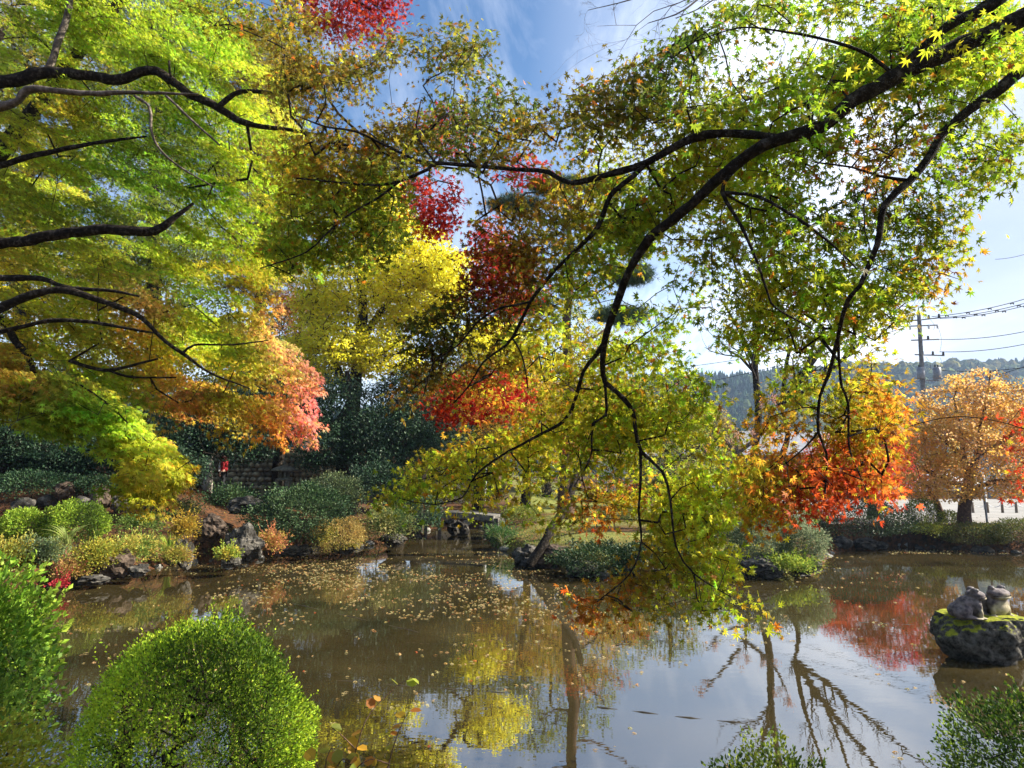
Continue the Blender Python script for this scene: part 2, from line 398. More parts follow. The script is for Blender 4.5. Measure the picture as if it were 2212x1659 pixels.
add = t.nodes.new('ShaderNodeMath'); add.operation = 'ADD'; L(wnoise(1.6, 3, (1, 2.2, 1), .3), add.inputs[0])
mu = t.nodes.new('ShaderNodeMath'); mu.operation = 'MULTIPLY'; mu.inputs[1].default_value = .22; L(wnoise(7, 2, (1, 1.8, 1), -.2), mu.inputs[0]); L(mu.outputs[0], add.inputs[1])
bp = t.nodes.new('ShaderNodeBump'); bp.inputs['Strength'].default_value = .08; bp.inputs['Distance'].default_value = .012; L(add.outputs[0], bp.inputs['Height'])
gl = t.nodes.new('ShaderNodeBsdfGlossy'); gl.inputs['Color'].default_value = (1, 1, 1, 1); gl.inputs['Roughness'].default_value = .006; L(bp.outputs[0], gl.inputs['Normal'])
fr = t.nodes.new('ShaderNodeFresnel'); fr.inputs[0].default_value = 3.3
mxs = t.nodes.new('ShaderNodeMixShader'); L(fr.outputs[0], mxs.inputs[0]); L(b.outputs[0], mxs.inputs[1]); L(gl.outputs[0], mxs.inputs[2]); L(mxs.outputs[0], t.nodes['Material Output'].inputs['Surface'])
wx = np.linspace(-16, 27, 44); wy = np.linspace(2, 27, 26); a_, b_ = np.meshgrid(wx, wy); i_ = np.arange(a_.size).reshape(a_.shape)
tagit(link('water', npmesh('water', np.stack([a_.ravel(), b_.ravel(), 0 * a_.ravel()], -1), np.stack([i_[:-1, :-1], i_[:-1, 1:], i_[1:, 1:], i_[1:, :-1]], -1).reshape(-1, 4)), None, wm), kind='structure')

# road and car park beyond the hedge
road_m = noisy('concrete_road', (.20, .19, .175), (.32, .305, .285), 1.2, .9, .2, .2, c3=(.26, .25, .235))
rx = np.linspace(10, 60, 40); ry = np.array([22.2, 24, 28, 33, 38, 41.5]); a_, b_ = np.meshgrid(rx, ry)
b_ = b_ + .05 * (a_ - 18) * (b_ < 23); i_ = np.arange(a_.size).reshape(a_.shape)
tagit(link('road', npmesh('road', np.stack([a_.ravel(), b_.ravel(), np.full(a_.size, .59)], -1), np.stack([i_[:-1, :-1], i_[:-1, 1:], i_[1:, 1:], i_[1:, :-1]], -1).reshape(-1, 4)), None, road_m), kind='structure')

# ------------------------------------------------------------------ hills
def hillsurf(name, ridge, d, depth, m):
    """ridge: (x, y) of the view; a real slope rising to the ridge and falling behind"""
    xs = np.linspace(ridge[0][0], ridge[-1][0], 120); ys = np.interp(xs, [p[0] for p in ridge], [p[1] for p in ridge])
    top = PA(xs, ys, np.full(120, float(d))); rows = []
    for f, zf in ((-1, 0), (-.75, .22), (-.5, .48), (-.25, .78), (0, 1), (.5, .6), (1, 0)):
        q = top.copy(); q[:, 1] += f * depth; q[:, 0] *= q[:, 1] / d; q[:, 2] = 1 + (top[:, 2] - 1) * zf * (1 + .10 * np.sin(q[:, 0] * .02 + f * 9)); rows.append(q)
    V = np.concatenate(rows); i = np.arange(7 * 120).reshape(7, 120)
    return V, tagit(link(name, npmesh(name, V, np.stack([i[:-1, :-1], i[:-1, 1:], i[1:, 1:], i[1:, :-1]], -1).reshape(-1, 4), smooth=True), None, m), kind='structure')
hill_m = noisy('hill_woods', (.02, .035, .015), (.06, .07, .03), .05, .95, .1, 0)
RIDGE = [(-500, 960), (200, 930), (700, 900), (1100, 860), (1400, 845), (1570, 838), (1700, 808), (1860, 792), (1960, 790), (2030, 786), (2055, 778), (2120, 790), (2180, 796), (2212, 800), (2500, 820), (3000, 860)]
V, o = hillsurf('hills', RIDGE, 420, 170, hill_m)
rng = np.random.default_rng(5)
g = V.reshape(7, 120, 3)[:5]
def hilltrees():
    mb_v, mb_f, cs = [], [], []; n = 0; N = 5200
    fi = rng.uniform(0.1, 4, N); fj = rng.uniform(0, 118.9, N); ridge = rng.uniform(size=N) < .22; fi[ridge] = rng.uniform(3.8, 4.0, ridge.sum())
    i0 = np.minimum(fi.astype(int), 3); j0 = fj.astype(int); a = (fi - i0)[:, None]; c = (fj - j0)[:, None]
    base = (g[i0, j0] * (1 - a) + g[i0 + 1, j0] * a) * (1 - c) + (g[i0, j0 + 1] * (1 - a) + g[i0 + 1, j0 + 1] * a) * c
    con = vnoise(base, .02, 2) + rng.normal(0, .35, N) > -.1
    for k in range(N):
        if con[k]: h_ = rng.uniform(6, 10); prof = [(2.4, .1), (1.9, .3), (1.2, .62), (.45, .86), (.05, 1.)]; c_ = np.array((.02, .05, .022))
        else: h_ = rng.uniform(5, 8); prof = [(2.0, .15), (3.3, .4), (3.1, .7), (1.6, .92), (.2, 1.)]; c_ = np.array((.12, .11, .03)) if rng.uniform() < .45 else np.array((.06, .085, .025))
        th = np.arange(7) / 7 * 6.283 + rng.uniform(0, 1)
        for r_, z_ in prof:
            rr = r_ * rng.uniform(.7, 1.25, 7); mb_v.append(np.stack([base[k, 0] + rr * np.cos(th), base[k, 1] + rr * np.sin(th), np.full(7, base[k, 2] - 1 + z_ * h_) + rng.normal(0, .35, 7)], -1))
        ii = np.arange(7); jj = (ii + 1) % 7
        for q in range(4): mb_f.append(np.stack([ii + q * 7, jj + q * 7, jj + q * 7 + 7, ii + q * 7 + 7], -1) + n)
        cs.append(np.tile(c_ * np.exp(rng.normal(0, .3)), (35, 1))); n += 35
    return npmesh('hill_forest', np.concatenate(mb_v), np.concatenate(mb_f), np.concatenate(cs))
tagit(link('hill_forest', hilltrees(), None, M['far']), 'distant wooded hillside of conifers and turning trees fading blue', 'forest', kind='stuff')

# ------------------------------------------------------------------ near maple reaching in from the right
def line_px(pts):            # (x, y, depth, width in view px) -> world points and radii
    q = np.array([[*P(x, y, d), w / 2 * d / F] for x, y, d, w in pts]); s = smooth_line(q, .07)
    return s[:, :3], np.maximum(s[:, 3], .0025)
def limb(parent, name, pts, m, sk, rough=.06, n=10, seed=0):
    p, r = line_px(pts); rg = np.random.default_rng(seed)
    p = p + np.stack([vnoise(p, 9, seed), vnoise(p, 9, seed + 1), vnoise(p, 9, seed + 2)], -1) * r[:, None] * .35
    V, Fq = tube(p, r * (1 + .10 * vnoise(p, 26, seed + 3)), n, rough, seed)
    o = link(name, npmesh(name, V, Fq, smooth=True), parent, m)
    sk.chain(p[::2], r[::2]); return o

GRN, DGR, LIM = (.27, .38, .02), (.13, .20, .018), (.52, .64, .03)
OLV, BRN, GLD = (.26, .31, .018), (.32, .22, .022), (.58, .54, .03)
ORG, RED, CRM, YEL = (.60, .22, .02), (.58, .06, .018), (.34, .012, .015), (.72, .50, .035)
A_COL = [(700, 150, 110, (.20, .17, .02)), (760, 250, 90, BRN), (900, 120, 100, (.18, .17, .02)), (870, 230, 60, BRN), (1000, 250, 90, (.12, .15, .018)), (1080, 200, 60, (.08, .12, .018)), (640, 400, 90, GLD), (760, 480, 90, OLV), (850, 560, 60, DGR),
         (680, 330, 80, BRN), (640, 560, 80, GRN), (480, 30, 90, OLV), (600, 80, 60, BRN), (1120, 330, 60, BRN),
         (1300, 220, 90, (.24, .17, .02)), (1420, 150, 90, DGR), (1500, 60, 90, DGR), (1600, 150, 110, OLV), (1750, 100, 100, GRN), (1800, 230, 70, LIM), (1700, 330, 90, LIM), (1620, 400, 90, LIM), (1500, 350, 60, GLD),
         (2000, 60, 110, GRN), (2100, 150, 90, LIM), (2150, 280, 90, OLV), (2080, 350, 90, GRN), (1950, 250, 80, GRN), (1820, 400, 100, DGR), (1900, 350, 50, RED), (1700, 480, 90, GRN), (1560, 560, 80, DGR), (1640, 620, 60, GLD),
         (2000, 530, 80, OLV), (1930, 600, 70, GRN), (2050, 620, 50, ORG), (1790, 620, 90, LIM), (1760, 720, 80, LIM), (1880, 740, 60, GLD), (2120, 500, 40, GLD), (1930, 780, 40, ORG), (1640, 760, 60, GRN),
         (1280, 330, 80, OLV), (1250, 450, 80, BRN), (1400, 420, 80, GRN), (1380, 330, 50, GLD), (1340, 560, 80, GRN), (1230, 600, 70, OLV), (1080, 620, 60, CRM), (1150, 560, 60, BRN), (1500, 480, 80, GLD),
         (1000, 720, 80, (.09, .12, .016)), (950, 760, 70, (.10, .11, .016)), (900, 860, 70, (.2, .14, .02)), (1020, 850, 80, BRN), (1090, 850, 60, RED), (980, 900, 70, ORG), (1120, 760, 60, OLV), (1220, 760, 80, GLD), (1200, 860, 80, GLD), (1330, 700, 70, OLV), (1440, 640, 80, GRN),
         (1420, 780, 80, LIM), (1500, 850, 80, GRN), (1380, 880, 80, OLV), (1450, 950, 90, GLD), (1300, 960, 90, OLV), (1150, 1000, 90, GLD), (1000, 980, 80, GRN), (880, 1060, 80, OLV), (1000, 1080, 70, GLD), (1060, 1130, 40, ORG), (1200, 1080, 80, OLV), (1290, 1130, 45, RED), (1320, 1100, 40, ORG),
         (1480, 1060, 90, LIM), (1580, 1030, 80, LIM), (1640, 1070, 50, GLD), (1500, 1160, 80, GLD), (1440, 1180, 70, BRN), (1560, 1200, 80, LIM), (1600, 1300, 60, GLD), (1420, 1260, 70, BRN), (1300, 1320, 60, ORG), (1480, 1310, 70, OLV), (1560, 1290, 50, LIM), (1240, 1340, 30, RED), (1660, 1345, 25, ORG),
         (1700, 840, 60, GRN), (1820, 830, 60, OLV), (1900, 880, 50, ORG), (1760, 900, 60, BRN), (1860, 950, 60, LIM), (1700, 960, 60, BRN), (1650, 900, 40, ORG), (1930, 960, 40, RED), (1640, 1000, 50, RED), (1800, 1000, 60, (.66, .13, .02)), (1780, 1060, 70, RED), (1880, 1060, 60, (.66, .10, .02)), (1940, 1120, 60, RED), (1660, 1100, 40, RED), (1720, 1110, 40, RED), (2200, 940, 60, RED)]
# (polygon, coverage, droop)
A_REG = [
 ([(360, 0), (650, 0), (700, 60), (640, 110), (560, 95), (430, 45)], 2.2, .2),
 ([(620, 110), (700, 110), (780, 110), (860, 78), (960, 62), (1030, 80), (1065, 130), (1010, 190), (900, 200), (880, 330), (940, 350), (900, 380), (860, 470), (880, 520), (800, 585), (720, 560), (640, 620), (560, 570), (600, 430), (610, 300), (590, 200)], 2.6, .2),
 ([(900, 200), (1010, 180), (1070, 140), (1110, 190), (1145, 245), (1175, 275), (1150, 320), (1180, 350), (1100, 395), (1020, 370), (930, 340), (880, 300)], 1.7, .2),
 ([(1180, 350), (1205, 265), (1250, 200), (1340, 155), (1420, 120), (1480, 75), (1560, 15), (1700, 0), (1980, 0), (1900, 190), (1740, 330), (1560, 420), (1420, 470), (1320, 520), (1200, 430)], 1.9, .35),
 ([(1980, 0), (2212, 0), (2212, 330), (2190, 370), (2060, 420), (1960, 360), (1900, 200)], 1.45, .3),
 ([(1900, 200), (2060, 420), (2150, 380), (2060, 450), (2060, 490), (2135, 505), (2080, 590), (2050, 640), (1960, 690), (1900, 720), (1860, 600), (1800, 520), (1640, 480), (1560, 420), (1740, 330)], 1.1, .3),
 ([(1560, 420), (1640, 480), (1800, 520), (1870, 620), (1880, 720), (1960, 785), (1870, 800), (1790, 790), (1700, 815), (1620, 800), (1560, 720), (1600, 670), (1500, 700), (1420, 735), (1360, 700), (1380, 560), (1420, 470)], 1.25, .35),
 ([(1180, 350), (1320, 500), (1420, 470), (1380, 600), (1340, 720), (1280, 640), (1180, 620), (1130, 600), (1080, 560), (1020, 470), (1100, 400)], 2.2, .35),
 ([(1020, 500), (1130, 560), (1180, 620), (1280, 640), (1350, 740), (1330, 830), (1230, 900), (1120, 930), (1000, 940), (900, 930), (830, 900), (860, 800), (880, 700), (960, 660), (1010, 620)], 1.6, .5),
 ([(1350, 740), (1400, 730), (1480, 790), (1560, 870), (1560, 950), (1620, 1020), (1690, 1075), (1640, 1095), (1560, 1110), (1440, 1110), (1300, 1100), (1240, 1000), (1260, 900), (1330, 830)], 2.1, .55),
 ([(830, 1060), (900, 1010), (1000, 960), (1120, 930), (1250, 900), (1260, 1000), (1310, 1100), (1350, 1150), (1290, 1160), (1230, 1140), (1120, 1120), (1000, 1115), (900, 1105), (800, 1090)], 1.7, .5),
 ([(1360, 1090), (1560, 1110), (1560, 1180), (1610, 1250), (1650, 1310), (1680, 1345), (1620, 1350), (1560, 1300), (1500, 1250), (1420, 1200), (1390, 1150)], 2.0, .8),
 ([(1400, 1180), (1500, 1240), (1600, 1320), (1500, 1330), (1420, 1320), (1340, 1350), (1230, 1345), (1240, 1290), (1340, 1260), (1390, 1220)], 1.4, .7),
 ([(1600, 830), (1700, 800), (1860, 790), (1930, 840), (1950, 920), (1930, 1020), (1900, 1060), (1700, 1060), (1620, 1000), (1640, 920)], 1.7, .7),
 ([(1600, 980), (1700, 1050), (1900, 1030), (1940, 1070), (1955, 1105), (1958, 1125), (1915, 1128), (1860, 1110), (1760, 1105), (1700, 1090), (1660, 1140), (1620, 1110), (1590, 1020)], 1.8, .8),
 ([(2200, 850), (2230, 830), (2270, 900), (2270, 1060), (2215, 1060), (2205, 960)], .7, .7),
]
def DA(x, y):
    return 3.5 + 1.6 * sm((1900 - x) / 1200) + .6 * sm((y - 500) / 500) + .3 * sm((x - 1600) / 300) * sm((y - 600) / 200)
def near_maple():
    rng = np.random.default_rng(11)
    root = thing('maple_tree', 'near maple leaning in from the right, green and gold leaves over the pond', 'tree', (7.2, 3.2, .5))
    sk = Skel(); D = lambda x, y: float(DA(np.float64(x), np.float64(y)))
    def tr(pts): return [(x, y, D(x, y), w * .87) for x, y, w in pts]
    q = [(7.2, 3.2, .2, .2), (7.1, 3.25, 1.6, .17), (6.4, 3.35, 3.2, .13), (5.2, 3.4, 4.5, .09), (*P(2300, 0, 3.55), .075)]
    s = smooth_line(np.array(q), .15); V, Fq = tube(s[:, :3], s[:, 3], 14, .03, 2); link('trunk', npmesh('trunk', V, Fq, smooth=True), root, M['bark']); sk.chain(s[:, :3], s[:, 3])
    limbs = [
     [(2300, 0, 56), (2212, 35, 54), (2134, 70, 50), (2032, 116, 46), (1927, 175, 42), (1839, 218, 38), (1786, 267, 34), (1681, 299, 32), (1610, 337, 30), (1540, 400, 28), (1450, 480, 26), (1402, 518, 24), (1360, 580, 21), (1339, 641, 20), (1318, 700, 18), (1304, 743, 17), (1300, 790, 14), (1306, 824, 13), (1335, 850, 12), (1367, 887, 11), (1372, 923, 10), (1385, 975, 9), (1430, 1018, 7), (1448, 1081, 6), (1460, 1180, 5), (1500, 1240, 4), (1580, 1290, 3)],
     [(1385, 975, 8), (1384, 1046, 7), (1379, 1102, 6), (1385, 1170, 5), (1360, 1240, 4), (1290, 1300, 3)],
     [(1304, 743, 13), (1285, 770, 11), (1262, 800, 10), (1245, 860, 9), (1219, 909, 8), (1153, 947, 7), (1086, 982, 6), (1030, 1025, 5), (998, 1075, 4), (940, 1090, 3)],
     [(1306, 824, 9), (1309, 860, 8), (1309, 898, 7), (1281, 916, 6), (1279, 972, 5), (1269, 1003, 4), (1240, 1050, 3)],
     [(1681, 299, 18), (1560, 290, 22), (1476, 309, 21), (1395, 352, 19), (1314, 379, 17), (1230, 397, 14), (1184, 372, 12), (1121, 365, 11), (1044, 359, 11), (945, 353, 10), (925, 366, 9), (868, 389, 8), (819, 399, 7), (735, 394, 5), (640, 385, 4)],
     [(868, 389, 7), (820, 425, 7), (770, 454, 6), (735, 478, 6), (700, 510, 5), (661, 545, 4), (562, 580, 3)],
     [(945, 353, 7), (900, 345, 7), (850, 322, 7), (770, 285, 6), (703, 274, 5), (640, 250, 3)],
     [(940, 350, 7), (905, 300, 6), (900, 265, 5), (910, 215, 3)],
     [(1395, 352, 14), (1367, 380, 14), (1330, 410, 14), (1311, 436, 13), (1290, 492, 12), (1262, 524, 11), (1202, 581, 10), (1170, 620, 9), (1146, 652, 8), (1107, 729, 8), (1080, 755, 6), (1044, 782, 5), (1012, 835, 4), (980, 870, 3)],
     [(1146, 652, 6), (1110, 660, 6), (1072, 670, 6), (1033, 694, 5), (988, 747, 4), (938, 782, 4), (925, 820, 3), (914, 856, 3)],
     [(1107, 729, 5), (1125, 760, 5), (1135, 800, 4), (1140, 850, 3)],
     [(2300, 90, 34), (2212, 141, 32), (2165, 182, 30), (2074, 253, 26), (2032, 292, 24), (2011, 334, 22), (1962, 390, 19), (1909, 443, 18), (1895, 527, 15), (1856, 617, 12), (1832, 645, 11), (1810, 729, 10), (1790, 811, 9), (1772, 856, 8), (1768, 933, 7), (1786, 979, 6), (1783, 1067, 4)],
     [(1810, 729, 8), (1814, 800, 7), (1818, 835, 7), (1832, 870, 6), (1834, 965, 5), (1850, 1010, 4), (1873, 1063, 3)],
     [(2230, -60, 34), (2141, 7, 30), (2067, 46, 26), (1962, 130, 20), (1905, 180, 18), (1840, 215, 16)],
     [(1610, 337, 16), (1575, 380, 13), (1561, 415, 12), (1603, 492, 9), (1638, 569, 7), (1660, 640, 6), (1677, 666, 5), (1751, 708, 4)],
     [(1561, 415, 9), (1640, 425, 9), (1720, 470, 8), (1800, 530, 6), (1850, 580, 4)],
     [(1962, 390, 9), (1900, 380, 7), (1840, 360, 6), (1760, 350, 4)],
     [(1768, 933, 5), (1740, 965, 4), (1700, 1000, 3)],
     [(1939, 170, 12), (1880, 120, 10), (1800, 90, 8), (1700, 70, 6), (1600, 60, 4), (1500, 90, 3)],
    ]
    for k, l in enumerate(limbs):
        limb(root, 'branch', tr(l), M['bark'], sk, seed=k * 7 + 1)
    sb = smooth_line(np.array([(5.2, 3.4, 4.5, .07), (4.6, 2.7, 4.4, .05), (3.8, 2.2, 4.2, .035), (3.0, 1.9, 3.9, .015)]), .12); V, Fq = tube(sb[:, :3], sb[:, 3], 8, .04, 5); link('branch', npmesh('branch', V, Fq, smooth=True), root, M['bark']); sk.chain(sb[:, :3], sb[:, 3])
    cx, cy_, dr = [], [], []
    for poly, dens, droop in A_REG:
        n = int(area(poly) * dens / 500); q = sample_poly(rng, poly, int(n * 1.9)); lay = vnoise(np.stack([q[:, 0] * .35 + q[:, 1] * .12, q[:, 1], 0 * q[:, 0]], -1), .034, 17); q = q[np.argsort(-(lay + rng.normal(0, .55, len(q))))][:n]; cx.append(q[:, 0]); cy_.append(q[:, 1]); dr.append(np.full(n, droop))
    cx = np.concatenate(cx); cy_ = np.concatenate(cy_); dr = np.concatenate(dr)
    d = DA(cx, cy_) + .52 + rng.normal(0, .36, len(cx)) + .35 * vnoise(np.stack([cx, cy_, 0 * cx], -1), .012, 4)
    d = np.clip(d, 3.1, 8); T_ = PA(cx, cy_, d); sdv = np.array(SDIR[:])
    sb = smooth_line(np.array([(5.2, 3.4, 4.5, .07), (4.6, 2.7, 4.4, .05), (3.8, 2.2, 4.2, .035), (3.0, 1.9, 3.9, .015)]), .12); V, Fq = tube(sb[:, :3], sb[:, 3], 8, .04, 5); link('branch', npmesh('branch', V, Fq, smooth=True), root, M['bark']); sk.chain(sb[:, :3], sb[:, 3])
    cx, cy_, dr = [], [], []
    for poly, dens, droop in A_REG:
        n = int(area(poly) * dens / 500); q = sample_poly(rng, poly, int(n * 1.9)); lay = vnoise(np.stack([q[:, 0] * .35 + q[:, 1] * .12, q[:, 1], 0 * q[:, 0]], -1), .034, 17); q = q[np.argsort(-(lay + rng.normal(0, .55, len(q))))][:n]; cx.append(q[:, 0]); cy_.append(q[:, 1]); dr.append(np.full(n, droop))
    cx = np.concatenate(cx); cy_ = np.concatenate(cy_); dr = np.concatenate(dr)
    d = DA(cx, cy_) + .52 + rng.normal(0, .36, len(cx)) + .35 * vnoise(np.stack([cx, cy_, 0 * cx], -1), .012, 4)
    d = np.clip(d, 3.1, 8); T_ = PA(cx, cy_, d); sdv = np.array(SDIR[:])
    for o_, rad_ in (((-1.15, 3.35, 1.2), .6), ((-3.6, 4.7, 1.3), .7)):      # the light reaches the bushes past the crown: leaves grow behind or before that gap
        for it in range(40):
            w_ = T_ - np.array(o_); perp = w_ - (w_ @ sdv)[:, None] * sdv; bad = np.linalg.norm(perp, axis=1) < rad_
            if not bad.any(): break
            d[bad] += np.where(perp[bad, 1] + .25 > 0, .12, -.12); d = np.clip(d, 2.3, 8.5); T_ = PA(cx, cy_, d)
    lp = [smooth_line(np.array([(x, y, D(x, y)) for x, y, _ in l], float), 12) for l in limbs]; lp = np.concatenate(lp)
    for k in range(len(d)):                            # most leaves hang behind the limbs, so the limbs stay readable
        dd = (lp[:, 0] - cx[k]) ** 2 + (lp[:, 1] - cy_[k]) ** 2; i_ = int(np.argmin(dd))
        if dd[i_] < 55 ** 2 and d[k] < lp[i_, 2] + .3 and rng.uniform() < .82: d[k] = lp[i_, 2] + rng.uniform(.25, .8)
    T_ = PA(cx, cy_, d)
    no = 700                                           # unseen crown above right, added and shaped to shade the azalea dome's front
    ox = rng.uniform(2.9, 6.2, no); To = np.stack([ox, 1.4 + (1.58 + .105 * (ox + 1.45)) * rng.uniform(0, 1, no) ** .7, rng.uniform(2.6, 6.0, no)], -1); T_ = np.concatenate([T_, To]); qx, qy = np.full(no, 2300.), rng.uniform(0, 600, no)
    cx = np.concatenate([cx, qx]); cy_ = np.concatenate([cy_, qy]); dr = np.concatenate([dr, np.full(no, .3)])
    dirs = nrm(np.array(sk.reach(T_, rng, .12, .05, .06)))
    sk.mesh('twig', M['bark'], root, 5, .0020, .38, .011, skip_fixed=True)
    k = 17; n = len(T_); u = nrm(dirs * .8 + np.stack([0 * dr, 0 * dr, -dr], -1) + rng.normal(0, .35, (n, 3)))
    up = nrm(np.array([0, 0, 1.]) + rng.normal(0, .3, (n, 3))); side = nrm(np.cross(u, up)); nn = np.cross(side, u)
    a = rng.uniform(-.17, .15, (n, k)); s_ = rng.normal(0, .085, (n, k)); w = rng.normal(0, .014, (n, k))
    C = T_[:, None] + a[..., None] * u[:, None] + s_[..., None] * side[:, None] + w[..., None] * nn[:, None]
    sg = np.sign(s_)[..., None]
    Td = nrm(u[:, None] * .6 + sg * side[:, None] * .7 + rng.normal(0, .35, (n, k, 3)) + np.array([0, 0, -.35]))
    N = nrm(nn[:, None] * .8 + rng.normal(0, .55, (n, k, 3)) + np.array([0, -.25, 0]))
    col = blob_col(np.repeat(cx, k), np.repeat(cy_, k), A_COL, rng, 24)
    ck = np.exp(rng.normal(0, .16, (n, 1))) * (1 + rng.normal(0, .1, (n, 3))); col = col * np.repeat(ck, k, axis=0)
    # a few leaves have turned further than the rest
    turn = rng.uniform(size=n * k); col[turn < .03] = np.array(ORG); col[(turn > .03) & (turn < .10)] = np.array(GLD) * .9
    leaves('foliage', C.reshape(-1, 3), N.reshape(-1, 3), Td.reshape(-1, 3), rng.uniform(.018, .047, n * k), vary(col, rng, .12, .28), T7, root, M['leaf'], rng)
near_maple()

# ------------------------------------------------------------------ fine-leaved maple on the left bank
B_POLY = [(-60, -40), (380, -40), (420, 20), (560, 90), (620, 160), (650, 300), (700, 440), (690, 560), (610, 610), (590, 660), (600, 700), (655, 730), (640, 790), (665, 850), (665, 900), (600, 935), (540, 905), (450, 880), (400, 900), (330, 870), (250, 850), (200, 830), (60, 830), (-60, 860)]
B_LOW = [(-60, 815), (60, 815), (180, 820), (260, 880), (330, 940), (385, 990), (395, 1035), (370, 1075), (335, 1080), (270, 1055), (295, 1000), (220, 930), (110, 925), (60, 885), (-60, 880)]
B_COL = [(100, 60, 120, (.44, .53, .03)), (300, 80, 120, (.44, .53, .03)), (480, 130, 100, (.44, .53, .03)), (30, 120, 60, (.22, .30, .02)), (20, 250, 60, (.3, .26, .02)), (560, 230, 70, (.52, .50, .03)), (120, 300, 100, (.44, .53, .03)), (80, 350, 80, (.52, .50, .03)), (260, 380, 110, (.28, .40, .025)), (400, 330, 90, (.28, .40, .025)), (520, 300, 80, (.44, .53, .03)), (130, 250, 40, ORG),
         (80, 480, 90, (.28, .40, .025)), (300, 480, 100, (.28, .40, .025)), (500, 460, 100, (.44, .53, .03)), (640, 500, 80, (.44, .53, .03)), (60, 590, 60, (.52, .50, .03)), (200, 600, 80, (.52, .50, .03)), (420, 580, 100, (.44, .53, .03)), (560, 600, 60, YEL), (30, 560, 40, ORG),
         (330, 665, 50, (.78, .24, .16)), (250, 640, 30, (.6, .15, .1)), (460, 660, 60, (.44, .53, .03)), (560, 660, 40, (.52, .50, .03)), (600, 700, 50, (.78, .34, .17)), (90, 680, 80, (.52, .50, .03)), (250, 740, 70, (.50, .52, .04)), (280, 740, 30, (.55, .05, .03)), (40, 760, 50, ORG), (30, 830, 60, (.7, .33, .05)), (150, 780, 80, (.55, .54, .05)),
         (400, 730, 80, (.46, .56, .03)), (520, 760, 80, (.52, .56, .04)), (340, 820, 55, (.75, .30, .05)), (410, 860, 45, (.78, .22, .07)), (390, 900, 40, (.8, .22, .12)), (500, 860, 70, (.56, .52, .04)), (590, 870, 50, (.6, .32, .04)), (655, 870, 40, (.78, .22, .17)), (640, 750, 40, (.78, .36, .16)), (600, 930, 25, ORG), (540, 830, 60, (.60, .52, .05)),
         (150, 880, 150, (.32, .47, .03)), (60, 900, 60, (.28, .40, .025)), (270, 940, 110, (.38, .50, .03)), (330, 970, 70, (.44, .53, .03)), (270, 1000, 40, (.6, .36, .03)), (340, 1040, 50, (.62, .52, .05)), (400, 1010, 40, (.52, .50, .03)), (390, 1060, 40, (.44, .53, .03)), (410, 1095, 30, (.65, .12, .08)), (435, 1010, 25, ORG), (300, 1070, 40, (.6, .5, .04))]
